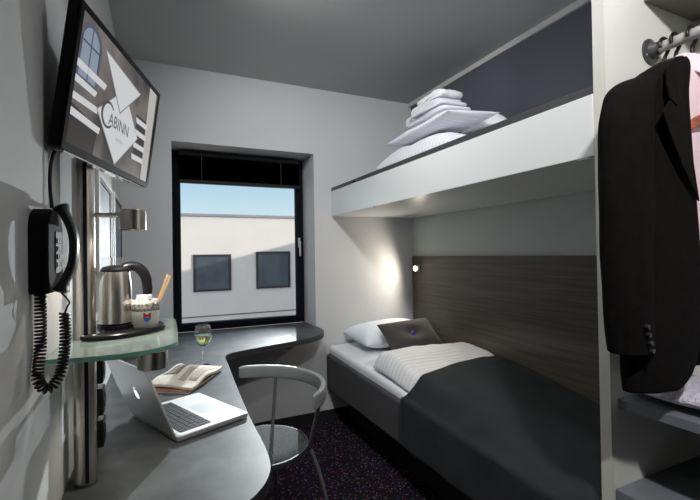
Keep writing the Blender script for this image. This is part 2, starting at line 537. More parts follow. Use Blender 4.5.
# ------------------------------------------------------------------ outside
def outside():
    Y = 16.0
    k = Y/9
    X = lambda x: x*k
    Z = lambda z: 1.3+(z-1.3)*k
    b = thing('building', (X(1.7), Y, -4), 'cream rendered building across from the window, half in low sun', 'building')
    MB().box(-14, 22, Y, Y+8, -4, Z(2.12)).build('facade', M['facade'], b, smooth=False)
    MB().box(-14.1, 22.1, Y-.10, Y+8, Z(2.12)+.001, Z(2.17)).build('parapet_cap', M['facade_cap'], b, smooth=False)
    g = MB().box(-14, 22, Y-.02, Y, Z(.055), Z(.075))
    g.build('panel_joint', M['ext_sill'], b, smooth=False)
    for x0, x1, z0, z1 in ((.677, 1.425, .575, 1.333), (1.953, 2.712, .578, 1.38)):
        x0, x1, z0, z1 = X(x0), X(x1), Z(z0), Z(z1)
        f = MB()
        t = .075
        f.box(x0, x0+t, Y-.06, Y+.02, z0, z1); f.box(x1-t, x1, Y-.06, Y+.02, z0, z1)
        f.box(x0+t, x1-t, Y-.06, Y+.02, z0, z0+t); f.box(x0+t, x1-t, Y-.06, Y+.02, z1-t, z1)
        fo = f.build('window_frame', M['ext_frame'], b, smooth=False)
        MB().box(x0+t, x1-t, Y-.02, Y-.004, z0+t, z1-t).build('window_glass', M['ext_glass'], fo, smooth=False)
    # unseen wing block, added so its roof edge shades the lower facade
    struct(MB().box(12.67, 24, -14, 15, -4, 3.61).build('unseen_shadow_wing', M['facade'], smooth=False))
    struct(MB().box(-40, 40, 3.6, 60, -4.4, -4).build('ground_outside', M['asphalt'], smooth=False))
outside()

def blind():
    t = thing('window_blind', (.61, 3.27, 2.06), 'black pleated blind raised to the top of the window', 'blind')
    x0, x1 = .150, 1.068
    MB().box(x0, x1, 3.215, 3.285, 2.035, 2.062).build('head_rail', M['black_soft'], t, smooth=False, bevel=.003)
    z = 2.034
    b = MB()
    P = []
    n = 22
    for i in range(n*2+1):
        zz = 2.034 - i*(.172/(n*2))
        yy = 3.235 + (.030 if i % 2 else 0)
        P.append([(x0+.004, yy, zz), (x1-.004, yy, zz)])
    b.grid(P)
    b.build('pleats', M['blind'], t, smooth=False, solid=.002)
    MB().box(x0+.002, x1-.002, 3.228, 3.272, 1.838, 1.861).build('bottom_rail', M['black_soft'], t, smooth=False, bevel=.003)
    for cx in (x0+.16, x1-.16): MB().tube([(cx, 3.226, 2.035), (cx, 3.226, 1.862)], .0018, 6).build('lift_cord', M['dark_metal'], t)
blind()

# ------------------------------------------------------------------ headboard, bunk, wardrobe
def headboard():
    o = MB().box(2.008, 2.029, .864, 3.03, .0, 1.272).build('headboard', M['wood'], smooth=False, bevel=.002)
    tag(o, 'dark brown wood-grain panel on the wall behind the lower bed', 'headboard')
headboard()

def bunk():
    t = thing('bunk_bed', (1.65, 1.95, 1.6), 'white upper bunk with a glossy front board above the bed', 'bunk bed')
    MB().box(1.262, 1.289, .862, 3.043, 1.60, 1.798).build('front_board', M['white_gloss'], t, smooth=False, bevel=.002)
    MB().box(1.264, 1.288, .862, 3.043, 1.7985, 1.826).build('top_rail', M['dark_metal'], t, smooth=False, bevel=.002)
    MB().box(1.2895, 2.012, .862, 3.043, 1.602, 1.64).build('platform', M['white_gloss'], t, smooth=False)
    m = MB().box(1.30, 2.005, .88, 3.03, 1.641, 1.79)
    m.build('mattress', M['sheet'], t, bevel=.03, seg=4)
    for y, z in ((2.36, 1.598), (.90, 1.598)):
        MB().obox((1.268, y, z), (.006, 0, 0), (0, .02, 0), (0, 0, .005)).build('clip', M['chrome'], t, smooth=False, bevel=.002)
    MB().obox((1.264, 2.62, 1.806), (.005, 0, 0), (0, .04, 0), (0, 0, .008)).build('clip', M['chrome'], t, smooth=False, bevel=.002)
bunk()

WBX = 1.775   # inner back of the wardrobe
def wardrobe():
    t = thing('wardrobe', (1.52, .2, 0), 'open white wardrobe with a clothes rail at the foot of the bed', 'wardrobe')
    p = MB().box(1.272, XR-.003, .827, .860, 0, H-.002).build('side_panel', M['white_matt'], t, smooth=False)
    part(MB().box(1.264, 1.2715, .8255, .8605, 0, H-.002).build('edge_strip', M['strip'], p, smooth=False), 'pale edge strip')
    MB().box(WBX, WBX+.02, -.6, .826, 0, H-.003).build('back_panel', M['white_matt'], t, smooth=False)
    MB().box(1.275, WBX-.001, -.62, -.602, 0, H-.003).build('side_panel', M['white_matt'], t, smooth=False)
    MB().box(1.48, WBX-.001, -.6, .826, 2.124, 2.15).build('top_shelf', M['soffit'], t, smooth=False)
    MB().box(1.300, WBX-.001, -.6, .826, .806, .836).build('shelf', M['shelf'], t, smooth=False, bevel=.002)
    MB().box(1.278, WBX-.001, -.6, .826, .532, .562).build('shelf', M['shelf'], t, smooth=False, bevel=.002)
    MB().box(1.285, WBX-.001, -.6, .826, 0, .09).build('plinth', M['shelf'], t, smooth=False)
wardrobe()
RX, RZ = 1.506, 1.961
def rail():
    t = thing('clothes_rail', (RX, .82, RZ), 'grey round clothes rail fixed to the wardrobe side by a flange', 'rail')
    MB().tube([(RX, .818, RZ), (RX, -.598, RZ)], .0175, 24).build('rail', M['rail_metal'], t)
    f = MB().tube([(RX, .8265, RZ), (RX, .822, RZ), (RX, .818, RZ)], [.043, .043, .036], 32)
    f.tube([(RX, .818, RZ), (RX, .795, RZ)], [.027, .021], 24)
    f.build('flange', M['dark_metal'], t)
    for a in (0, 2.1, 4.2): MB().cyl((RX+.033*math.sin(a), .822, RZ+.033*math.cos(a)), (RX+.033*math.sin(a), .815, RZ+.033*math.cos(a)), .004, n=10).build('screw', M['chrome'], t)
rail()

# ------------------------------------------------------------------ soft things
def slab_pillow(c, u, v, n, th_top, th_bot, seed=0, wr=.012, nu=36, nv=28, p=3.2, pinch=.05, dent=None):
    """pillow: half-axes u, v, thickness along n"""
    c, u, v, n = map(Vector, (c, u, v, n))
    n = n.normalized()
    b = MB()
    def pt(a, d, side):
        # pull the middle of each edge in, leave corners out
        aa = a*(1 - pinch*(1-d*d)); dd = d*(1 - pinch*(1-a*a))
        h = max(0, (1-abs(a)**p)*(1-abs(d)**p))**.55
        q = c + aa*u + dd*v
        w = noise.noise(Vector((q.x*5+seed, q.y*5, q.z*5+seed*.3)))*wr + noise.noise(Vector((q.x*14+seed, q.y*14, q.z*9)))*wr*.45
        if dent: h *= 1 - dent*math.exp(-((a*a)+(d*d))*9)
        return q + n*((th_top if side > 0 else -th_bot)*h + w*h*(1 if side > 0 else .3))
    A = [[-1+2*i/nu for i in range(nu+1)], [-1+2*j/nv for j in range(nv+1)]]
    # denser to edges
    f = lambda x: math.sin(x*PI/2)
    top = [[b.b.verts.new(pt(f(a), f(d), 1)) for d in A[1]] for a in A[0]]
    bot = [[b.b.verts.new(pt(f(a), f(d), -1)) if 0 < i < nu and 0 < j < nv else top[i][j] for j, d in enumerate(A[1])] for i, a in enumerate(A[0])]
    for i in range(nu):
        for j in range(nv):
            b.face([top[i][j], top[i+1][j], top[i+1][j+1], top[i][j+1]])
            b.face([bot[i][j], bot[i][j+1], bot[i+1][j+1], bot[i+1][j]])
    return b

def zbox(y): return .452 + .074*(y-.88)/(3.03-.88)     # top of the bed base
def ztop(y): return .010 + .046*sm(1.35, 2.25, y) + zbox(y)      # mattress topper
def ztop_at(x, y):
    z1 = ztop(y); xa = 1.222; r = min(.03, z1-zbox(y))
    if x < xa+r: return z1 - r + math.sqrt(max(0, r*r - (xa+r-x)**2)) if x > xa else z1-r
    return z1+.012

def bed():
    t = thing('bed', (1.61, 1.95, 0), 'low bed with a charcoal fabric base under the bunk', 'bed')
    b = MB()
    x0, x1, y0, y1 = 1.20, 2.003, .868, 3.036
    vs = []
    for x in (x0, x1):
        for y in (y0, y1):
            vs.append(b.b.verts.new((x, y, .245))); vs.append(b.b.verts.new((x, y, zbox(y)-.002)))
    for f in ((0,1,3,2),(4,6,7,5),(0,4,5,1),(2,3,7,6),(0,2,6,4),(1,5,7,3)): b.face([vs[i] for i in f])
    b.build('base', M['box'], t, bevel=.018, seg=4)
    MB().box(1.36, 1.98, .95, 2.95, 0, .244).build('plinth', M['black_base'], t, smooth=False)
    m = MB()
    P = []
    N = 30
    def sec(y):
        z0, z1 = zbox(y)+.0, ztop(y)
        xa, xb = 1.222, 2.002
        r = min(.03, z1-z0-.001)
        s = []
        for k in range(7):
            a = PI + PI/2*k/6
            s.append((xa+r+r*math.cos(a), z1-r - r*math.sin(a)))
        s.append((1.6, z1+.012))
        for k in range(7):
            a = PI/2 - PI/2*k/6
            s.append((xb-r+r*math.cos(a), z1-r+r*math.sin(a)))
        s.append((xb, z0)); s.append((1.6, z0)); s.append((xa, z0))
        return s
    for i in range(N+1):
        y = .875 + (3.034-.875)*i/N
        P.append([(x + noise.noise(Vector((x*3, y*6, z*5)))*.002, y, z + (noise.noise(Vector((x*4, y*4, 1)))*.003-.002 if z > zbox(y)+.001 else 0)) for x, z in sec(y)])
    V = m.grid(P, closed_v=True)
    m.face(V[0]); m.face(V[-1][::-1])
    part(m.build('mattress_topper', M['sheet'], t), 'white sheeted mattress topper')
bed()

def lower_pillow():
    b = slab_pillow((1.662, 2.835, .668), (.325, .02, 0), (-.01, .185, .02), (0, -.06, 1), .095, .075, 3, .012, pinch=.03)
    o = b.build('pillow', M['pillow'], sub=1)
    tag(o, 'pale blue-white pillow at the head of the lower bed', 'pillow')
lower_pillow()

def cushion():
    t = thing('cushion', (1.68, 2.62, .68), 'dark grey cushion with a violet centre button leaning on the pillow', 'cushion')
    c = Vector((1.672, 2.555, .702)); u = Vector((.235, .030, .004)); v = Vector((-.015, .092, .092)); n = u.cross(v).normalized()
    if n.y > 0: n = -n
    b = slab_pillow(c, u, v, n, .048, .026, 9, .006, pinch=.04, dent=.55)
    b.build('cover', M['cushion'], t, sub=1)
    p = c + n*.026
    bt = MB()
    bt.tube([p - n*.006, p + n*.004, p + n*.009, p + n*.011], [.018, .019, .014, .004], 20)
    part(bt.build('button', M['button'], t), 'violet cushion button')
cushion()

def zcov(x, y):
    """top of the made-up bed"""
    flat = .487 + .012*(y-1)
    rise = .128*sm(.95, 2.05, y)
    k = sm(1.175, 1.30, x)**.8
    return max(flat + rise*k + .028*k*(1-sm(1.55, 2.02, x)), ztop_at(x, y)+.026)
def duvet():
    b = MB()
    NX, NY = 34, 44
    top, bot = [], []
    def yend(x): return 2.335 + .065*(x-1.25)/.75
    for i in range(NX+1):
        x = 1.235 + (1.995-1.235)*(i/NX)**1.3
        rt, rb = [], []
        for j in range(NY+1):
            s = j/NY
            y = 1.0 + (yend(x)-1.0)*math.sin(s*PI/2)
            d = yend(x)-y
            edge = math.sqrt(max(0, 1-(1-min(d, .055)/.055)**2)) if d < .055 else 1
            le = math.sqrt(max(0, 1-(1-min(x-1.235, .05)/.05)**2)) if x < 1.285 else 1
            zb = ztop_at(x, y)+.004
            full = zcov(x, min(y, 2.1)) - .013 + .042*sm(1.95, 2.2, y)
            full = max(full, zb-.004)
            w = noise.noise(Vector((x*6, y*9, 3)))*.009 + noise.noise(Vector((x*15, y*5, 7)))*.005
            w *= sm(1.9, 2.1, y)
            mid = zb + (full-zb)*.35
            rt.append(Vector((x, y, mid + (full + w - mid)*edge*le)))
            rb.append(Vector((x, y, mid - (mid-zb)*edge*le)))
        top.append(rt); bot.append(rb)
    A = b.grid(top); B = b.grid(bot)
    for i in range(NX):
        b.face([A[i][0], B[i][0], B[i+1][0], A[i+1][0]]); b.face([A[i][NY], A[i+1][NY], B[i+1][NY], B[i][NY]])
    for j in range(NY):
        b.face([A[0][j], A[0][j+1], B[0][j+1], B[0][j]]); b.face([A[NX][j], B[NX][j], B[NX][j+1], A[NX][j+1]])
    bmesh.ops.remove_doubles(b.b, verts=b.b.verts, dist=1e-5)
    o = b.build('duvet', M['duvet'], sub=1)
    tag(o, 'white striped duvet folded back on the lower bed', 'duvet')
duvet()

def coverlet():
    b = MB()
    # section from the hem on the room side, up and over to the headboard
    S = []
    for k in range(9): S.append((1.180, .262 + (.462-.262)*k/8, 0))
    for k in range(1, 7):
        a = PI - PI/2*k/6
        S.append((1.205 + .025*math.cos(a), .462 + .025*math.sin(a), 1))
    for k in range(1, 31): S.append((1.205 + (2.002-1.205)*k/30, 0, 2))
    NY = 50
    P = []
    for (x, z, kind) in S:
        row = []
        u = (x-1.18)/.82
        yb = 1.925 - .055*sm(0, .10, u) + .235*max(0, u-.05)**1.15
        for j in range(NY+1):
            y = .872 + (yb-.872)*j/NY
            if kind == 2: zz = zcov(x, y) + .0
            else: zz = z + (.0 if kind == 0 and z < .40 else 1)*(zcov(1.205, y)-.487)
            w = noise.noise(Vector((x*5, y*6, z*5)))*.006
            xx = x + (noise.noise(Vector((2, y*7, z*4)))*.006 if kind == 0 else 0)
            row.append((xx, y, zz + (w if kind == 2 and x < 1.95 else 0)))
        P.append(row)
    b.grid(P)
    o = b.build('bedspread', M['coverlet'], solid=.009, sub=1)
    # keep the solid growing inwards
    tag(o, 'charcoal bedspread covering the foot of the lower bed', 'bedspread')
coverlet()

def reading_lamp():
    t = thing('reading_lamp', (2.0, 2.93, 1.17), 'small lit reading lamp on the headboard in the corner', 'lamp')
    MB().cyl((2.0075, 2.93, 1.17), (1.998, 2.93, 1.17), .026).build('base', M['chrome'], t)
    MB().cyl((1.998, 2.93, 1.17), (1.965, 2.92, 1.17), .018, .021).build('head', M['chrome'], t)
    part(MB().tube([(1.9645, 2.92, 1.17), (1.960, 2.9185, 1.17), (1.956, 2.917, 1.17)], [.020, .017, .003], 20).build('lens', M['lens'], t), 'glowing warm lens')
    l = lamp('reading_light', 'SPOT', (1.93, 2.80, 1.165), (1.2, 2.80, 1.03), READ_W*9, (1, .90, .74), shadow_soft_size=.015, spot_size=math.radians(178), spot_blend=.55)
    l.parent = t
    l.matrix_parent_inverse = Matrix.Translation(t.location).inverted()
reading_lamp()

# --- linen on the upper bunk
def ribbon(path, th, c, e1, e2, ew, hw, seed, nz=18, wr=.004):
    """folded cloth: path in (e1, e2) with thickness th, extruded along ew by half width hw"""
    c, e1, e2, ew = map(Vector, (c, e1, e2, ew))
    path = [Vector((p[0], p[1], 0)) for p in path]
    path = catmull(path, 6)
    L, R = [], []
    for i, p in enumerate(path):
        d = path[min(i+1, len(path)-1)] - path[max(i-1, 0)]
        d.normalize(); nn = Vector((-d.y, d.x, 0))
        L.append(p + nn*th/2); R.append(p - nn*th/2)
    ring = L + R[::-1]
    b = MB()
    P = []
    for k in range(nz+1):
        s = -1 + 2*k/nz
        row = []
        sc = 1 - .10*abs(s)**6
        for q in ring:
            w = Vector((noise.noise(Vector((q.x*20+seed, q.y*20, s*3))), noise.noise(Vector((q.x*20, q.y*20+seed, s*3+5))), noise.noise(Vector((q.x*11+seed, q.y*11, 9)))))*wr
            row.append(c + e1*(q.x*sc + w.x) + e2*(q.y*(1-.04*abs(s)**4) + w.y) + ew*(s*hw + w.z*2))
        P.append(row)
    V = b.grid(P, closed_v=True)
    b.face(V[0]); b.face(V[-1][::-1])
    return b

def linen():
    b = slab_pillow((1.60, 2.185, 1.905), (.0, .41, .005), (.17, -.01, .0), (0, 0, 1), .100, .105, 21, .030, p=3.6, pinch=.02)
    tag(b.build('folded_duvet', M['linen'], sub=1), 'white striped folded duvet at the bottom of the linen pile', 'duvet')
    b = slab_pillow((1.893, 2.00, 1.885), (.0, .285, .02), (.106, 0, .0), (0, .10, 1), .300, .085, 33, .05, p=2.0, pinch=.0)
    tag(b.build('duvet', M['towel'], sub=1), 'crumpled white duvet on the upper bunk, right of the linen pile', 'duvet')
    b = slab_pillow((1.605, 2.13, 2.068), (.02, .375, .0), (.165, -.02, .010), (-.03, -.03, 1), .048, .036, 5, .014, pinch=.05)
    tag(b.build('pillow', M['linen'], sub=1), 'white striped pillow in the linen pile on the upper bunk', 'pillow')
    ew = (1, -.1, 0); e1 = (.08, 1, .03); e2 = (0, -.03, 1)
    fold = [(-.235, .0), (.17, .0), (.235, .010), (.240, .030), (.20, .040), (-.20, .038)]
    b = ribbon(fold, .026, (1.60, 2.11, 2.138), e1, e2, ew, .10, 1, wr=.006)
    tag(b.build('folded_towel', M['towel'], sub=1), 'larger folded white towel on top of the bunk pillow', 'towel')
    fold = [(-.17, .004), (.10, .0), (.175, .006), (.180, .022), (.13, .030), (-.10, .030), (-.165, .037), (-.155, .055), (-.10, .060), (.12, .058)]
    b = ribbon(fold, .021, (1.595, 2.11, 2.197), e1, e2, ew, .085, 2, wr=.006)
    tag(b.build('rolled_towel', M['towel'], sub=1), 'small rolled white towel topping the linen pile', 'towel')
linen()

# ------------------------------------------------------------------ desk
DZ = .74
def desk():
    t = thing('desk', (.1, 2.0, 0), 'grey built-in worktop curving from the left wall into the window sill', 'desk')
    pts = [(.02, .905), (.11, .92), (.185, .965), (.225, 1.005), (.255, 1.055), (.274, 1.12), (.284, 1.24), (.288, 1.45), (.301, 1.72), (.317, 2.0), (.330, 2.2), (.336, 2.33),
           (.345, 2.40), (.375, 2.455), (.45, 2.495), (.57, 2.535), (.71, 2.577), (.85, 2.620), (.96, 2.672), (1.05, 2.745), (1.105, 2.84), (1.125, 2.93), (1.128, 3.0)]
    out = [(XL+.001, .90)] + [(p.x, p.y) for p in catmull([(x, y, 0) for x, y in pts], 4)] + [(1.128, YF-.001), (WX1-.001, YF+.003), (WX1-.001, WY+.0), (WX0+.001, WY+.0), (WX0+.001, YF-.001), (XL+.001, YF-.001)]
    MB().prism(out, DZ-.006, DZ).build('worktop', M['desk'], t, smooth=False)
    inner = out
    MB().prism(inner, DZ-.036, DZ-.0065).build('core', M['desk_edge'], t, smooth=False)
    b = MB()
    b.tube([(.16, 1.02, 0), (.16, 1.02, DZ-.036)], .02, 20)
    b.tube([(.16, 1.02, 0), (.16, 1.02, .012)], .035, 20)
    b.build('leg', M['chrome'], t)
desk()

# ------------------------------------------------------------------ pole, TV, lamps, shelf
PX, PY, PR = -.1640, 1.222, .0245
def pole():
    t = thing('mounting_pole', (PX, PY, DZ), 'brushed steel pole rising from the desk, carrying the glass shelf', 'pole')
    MB().tube([(PX, PY, DZ+.006), (PX, PY, 1.76)], PR, 48).build('tube', M['steel'], t)
    MB().tube([(PX, PY, DZ+.0005), (PX, PY, DZ+.0065)], [PR+.002, PR+.0015], 48).build('foot_ring', M['dark_metal'], t)
    MB().tube([(PX, PY, 1.7602), (PX, PY, 1.766)], [PR+.001, PR-.004], 48).build('top_cap', M['dark_metal'], t)
    # added dark strip, stands for the dark reflection line in the steel
    part(MB().box(PX-.004+.006, PX+.004+.006, PY-PR-.0015, PY-PR+.003, DZ+.01, 1.70).build('reflection_strip', M['black_soft'], t, smooth=False), 'narrow dark strip for the reflection in the steel')
pole()

def tv():
    c = Vector((-.0790, 1.2578, 1.6816)); yaw, tilt = .29144, .14015
    u = Vector((math.sin(yaw), math.cos(yaw), 0)); n0 = Vector((math.cos(yaw), -math.sin(yaw), 0))
    v = Vector((0, 0, math.cos(tilt))) + n0*math.sin(tilt)
    n = n0*math.cos(tilt) - Vector((0, 0, math.sin(tilt)))
    t = thing('television', tuple(c - n*.03), 'flat black television on the pole, tilted down and showing a hotel logo', 'television')
    W, Hh = .26, .156
    rect = lambda a, b_: [(-a, -b_), (a, -b_), (a, b_), (-a, b_)]
    MB().slab(rect(W, Hh), c, u, v, n, -.0275, -.003).build('housing', M['tv_black'], t, smooth=False, bevel=.004)
    f = MB()
    for x0, x1, y0, y1 in ((-W, -W+.013, -Hh, Hh), (W-.013, W, -Hh, Hh), (-W+.013, W-.013, Hh-.013, Hh), (-W+.013, W-.013, -Hh, -Hh+.016)):
        f.slab([(x0, y0), (x1, y0), (x1, y1), (x0, y1)], c, u, v, n, -.0028, .001)
    f.build('bezel', M['tv_black'], t, smooth=False)
    part(MB().slab([(-W+.02, 0), (W-.02, 0), (W-.02, .004), (-W+.02, .004)], c - v*(Hh+.0045), u, v, n, -.024, -.004).build('bottom_trim', M['chrome'], t, smooth=False), 'silver trim under the screen')
    s = MB().slab(rect(W-.0132, Hh-.0132), c - v*.0, u, v, n, -.0027, -.001).build('screen', M['scr_bg'], t, smooth=False)
    MB().slab(rect(.05, .05), c + v*.03, u, v, n, -.034, -.0277).build('bracket', M['dark_metal'], t, smooth=False)
    k = [0]
    def shape(name, outline, m, lay):  # outlines taken from image pixels, cast through the camera onto the screen plane
        return MB().slab(outline, c, u, v, n, -.0009 + lay*.00025, -.0009 + lay*.00025 + .0002).build(name, m, s, smooth=False)
    X0, X1, Y0, Y1 = -.2465, .2465, -.1395, .1425
    # arched window
    surround = [(-.246, -.012), (-.150, -.012), (-.146, .085)] + [(-.197 + .051*math.cos(a), .085 + .050*math.sin(a)) for a in [PI*i/14 for i in range(1, 14)]] + [(-.246, .085)]
    shape('window_surround_picture', surround, M['scr_slate'], 0)
    shape('dark_wall_picture', [(X0, Y0), (-.125, Y0), (-.118, -.075), (X0, -.055)], M['scr_brown'], 0)
    arch = [(-.236, .010), (-.160, .010), (-.160, .085)] + [(-.198 + .038*math.cos(a), .085 + .038*math.sin(a)) for a in [PI*i/14 for i in range(1, 14)]] + [(-.236, .085)]
    shape('arched_window_picture', arch, M['scr_blue'], 1)
    b = MB()
    for o in ([(-.2, .010), (-.196, .010), (-.196, .123), (-.2, .123)], [(-.236, .083), (-.16, .083), (-.16, .087), (-.236, .087)], [(-.241, .055), (-.236, .055), (-.236, .095), (-.241, .095)], [(-.160, .045), (-.155, .045), (-.155, .095), (-.160, .095)]):
        b.slab(o, c, u, v, n, -.0004, -.0002)
    b.build('window_bars_picture', M['scr_dark'], s, smooth=False)
    # left stripes
    for o in ([(X0, .040), (-.104, .037), (-.113, .021), (X0, .024)], [(X0, .006), (-.145, .003), (-.153, -.011), (X0, -.009)], [(X0, -.031), (-.135, -.029), (-.133, -.044), (X0, -.046)], [(X0, -.064), (-.108, -.071), (-.112, -.086), (X0, -.080)]):
        shape('white_stripe', o, M['scr_white'], 2)
    # right pale strip and stripes
    shape('pale_strip', [(.170, Y1), (.232, Y1), (.240, Y0), (.190, Y0)], M['scr_strip'], 1)
    shape('dark_panel', [(.098, .035), (.172, .035), (.186, -.095), (.112, -.095)], M['scr_brown'], 0)
    for y in (.026, -.008, -.045, -.080):
        shape('white_stripe', [(.095, y), (.185, y+.002), (.185, y-.013), (.103, y-.015)], M['scr_white'], 2)
    # diamonds
    shape('logo_diamond', [(-.1395, -.032), (-.005, -.1385), (.1265, -.031), (-.002, .068)], M['scr_outline'], 3)
    shape('logo_diamond', [(-.135, -.032), (-.005, -.1345), (.122, -.031), (-.002, .064)], M['scr_white'], 4)
    shape('logo_triangle', [(-.138, .114), (-.015, -.004), (.106, .096)], M['scr_outline'], 5)
    shape('logo_triangle', [(-.131, .110), (-.015, .002), (.099, .093)], M['scr_white'], 6)
    # lettering
    def text(body, size, o2, m, name, lay, sx=1):
        cu = bpy.data.curves.new(name, 'FONT'); cu.body = body; cu.size = size; cu.extrude = .0001
        cu.space_character = 1.0
        ob = bpy.data.objects.new('temporary_text', cu); COL.objects.link(ob)
        dg = bpy.context.evaluated_depsgraph_get()
        me = bpy.data.meshes.new_from_object(ob.evaluated_get(dg))
        bpy.data.objects.remove(ob); bpy.data.curves.remove(cu)
        off = c + n*(-.0009 + lay*.00025)
        for vv in me.vertices: vv.co = off + u*(o2[0] + vv.co.x*sx) + v*(o2[1] + vv.co.y) + n*vv.co.z
        me.materials.clear(); me.materials.append(m)
        ob = bpy.data.objects.new(name, me); COL.objects.link(ob)
        ob.parent = s
        return ob
    # big open C drawn as an arc stroke
    b = MB()
    cx, cy, ra, rb = -.079, -.027, .029, .027
    A = [math.radians(42 + (318-42)*i/28) for i in range(29)]
    wd = lambda i: .0055 + .0045*math.sin(PI*i/28)
    P = [[c + u*(cx + (ra+w_)*math.cos(a)) + v*(cy + (rb+w_*.8)*math.sin(a)) + n*(.0012) for w_ in (0, wd(i))] for i, a in enumerate(A)]
    b.grid(P)
    b.build('logo_lettering', M['scr_text'], s, smooth=False, solid=.0001)
    text('ABINN', .043, (-.074, -.047), M['scr_text'], 'logo_lettering', 8, .98)
    text('HOTEL', .013, (-.022, -.076), M['scr_grey'], 'small_lettering', 8, 1.1)
tv()

def tv_cable():
    P = catmull([(-.196, 1.045, 1.405), (-.199, 1.043, 1.46), (-.196, 1.05, 1.51), (-.187, 1.08, 1.555), (-.181, 1.115, 1.572)], 6)
    o = MB().tube(P, .0035, 8).build('television_cable', M['black'])
    tag(o, 'thin black cable hanging from the television down to the phone', 'cable')
tv_cable()

def pole_lamp(name, z, head_c, hr, hh, arm_z, label):
    t = thing(name, (PX+PR, PY, arm_z), label, 'lamp')
    hx, hy, hz = head_c
    d = Vector((hx-PX, hy-PY, 0)); d.normalize()
    p0 = Vector((PX, PY, arm_z)) + d*(PR-.001); p1 = Vector((hx, hy, arm_z)) - d*(hr-.002)
    MB().tube([p0, p1], .006, 14).build('arm', M['steel'], t)
    MB().lathe([(hr-.003, hz-hh/2+.004), (hr, hz-hh/2), (hr, hz+hh/2-.003), (hr-.003, hz+hh/2), (0.0, hz+hh/2)], (hx, hy, 0), 40, caps=False).build('lamp_head', M['steel'], t)
    MB().lathe([(0, hz-hh/2+.006), (hr-.0035, hz-hh/2+.006)], (hx, hy, 0), 32, caps=False).build('lens', M['lens_soft'], t)
    l = lamp('lamp_light', 'SPOT', (hx, hy, hz-hh/2+.002), (hx, hy, 0), 5 if z > 1.2 else 1.5, (1, .93, .82), shadow_soft_size=.02, spot_size=math.radians(160), spot_blend=.6)
    l.parent = t; l.matrix_parent_inverse = Matrix.Translation(t.location).inverted()
pole_lamp('reading_lamp', 1.40, (-.054, 1.200, 1.396), .0315, .052, 1.408, 'steel cylinder lamp on a thin arm above the kettle')
pole_lamp('desk_lamp', 1.02, (-.011, 1.200, 1.036), .0365, .046, 1.046, 'steel cylinder lamp under the glass shelf')

SZ = 1.100   # top of the glass shelf
def glass_shelf():
    t = thing('glass_shelf', (-.08, 1.25, SZ), 'green glass shelf on the pole holding the kettle tray', 'shelf')
    pts = [(-.203, 1.003), (-.14, .988), (-.078, .986), (-.03, .994), (.012, 1.018), (.035, 1.045), (.045, 1.085), (.050, 1.226), (.053, 1.40), (.050, 1.462), (.025, 1.50), (-.02, 1.52), (-.10, 1.535), (-.203, 1.54)]
    out = [(p.x, p.y) for p in catmull([(x, y, 0) for x, y in pts], 5)]
    MB().prism(out, SZ-.010, SZ).build('glass_panel', M['shelf_glass'], t, smooth=False)
    e = MB()
    P = [[(x, y, SZ-.0095), (x, y, SZ-.0005)] for x, y in out]
    # polished edge: a thin green band just outside the panel
    cx = sum(x for x, y in out)/len(out); cy = sum(y for x, y in out)/len(out)
    Q = []
    for i, (x, y) in enumerate(out):
        a = Vector(out[max(i-1, 0)]); b_ = Vector(out[min(i+1, len(out)-1)])
        d = (b_-a).normalized(); nn = Vector((d.y, -d.x))
        if nn.dot(Vector((x-cx, y-cy))) < 0: nn = -nn
        Q.append([(x+nn.x*.0004, y+nn.y*.0004, SZ-.0095), (x+nn.x*.0004, y+nn.y*.0004, SZ-.0005)])
    e.grid(Q)
    part(e.build('glass_edge', M['edge_glass'], t, smooth=False, solid=.0002), 'green polished glass edge')
    c = MB()
    c.tube([(PX, PY, SZ-.030), (PX, PY, SZ-.0105)], PR+.007, 40)
    c.tube([(PX, PY, SZ-.02), (-.06, 1.33, SZ-.02)], .008, 12)
    c.build('collar', M['steel'], t)
glass_shelf()

def tray_build():
    P = [(-.168, 1.176), (-.150, 1.160), (-.110, 1.154), (-.070, 1.163), (-.025, 1.192), (.010, 1.232), (.022, 1.270), (.012, 1.325), (-.03, 1.350), (-.09, 1.355), (-.132, 1.340), (-.145, 1.300), (-.130, 1.250), (-.122, 1.210), (-.140, 1.187), (-.160, 1.185)]
    pts = [(p.x, p.y) for p in catmull([(x, y, 0) for x, y in P], 5, closed=True)]
    cx, cy = -.068, 1.255
    nrm = []
    for i in range(len(pts)):
        dx, dy = pts[(i+1) % len(pts)][0]-pts[i-1][0], pts[(i+1) % len(pts)][1]-pts[i-1][1]
        L = math.hypot(dx, dy) or 1
        nrm.append((dy/L, -dx/L))
    b = MB()
    rows = []
    for k, z in ((-.004, .0005), (0, .005), (0, .011), (-.003, .0135), (-.006, .0105)):
        rows.append([(x - nx*k*-1, y - ny*k*-1, SZ+z) for (x, y), (nx, ny) in zip(pts, nrm)])
    V = b.grid(rows, closed_v=True)
    b.face(V[0][::-1]); b.face(V[-1])
    o = b.build('tray', M['black'])
    tag(o, 'shiny black tray on the glass shelf under kettle and cup', 'tray')
tray_build()
TZ = SZ+.0105

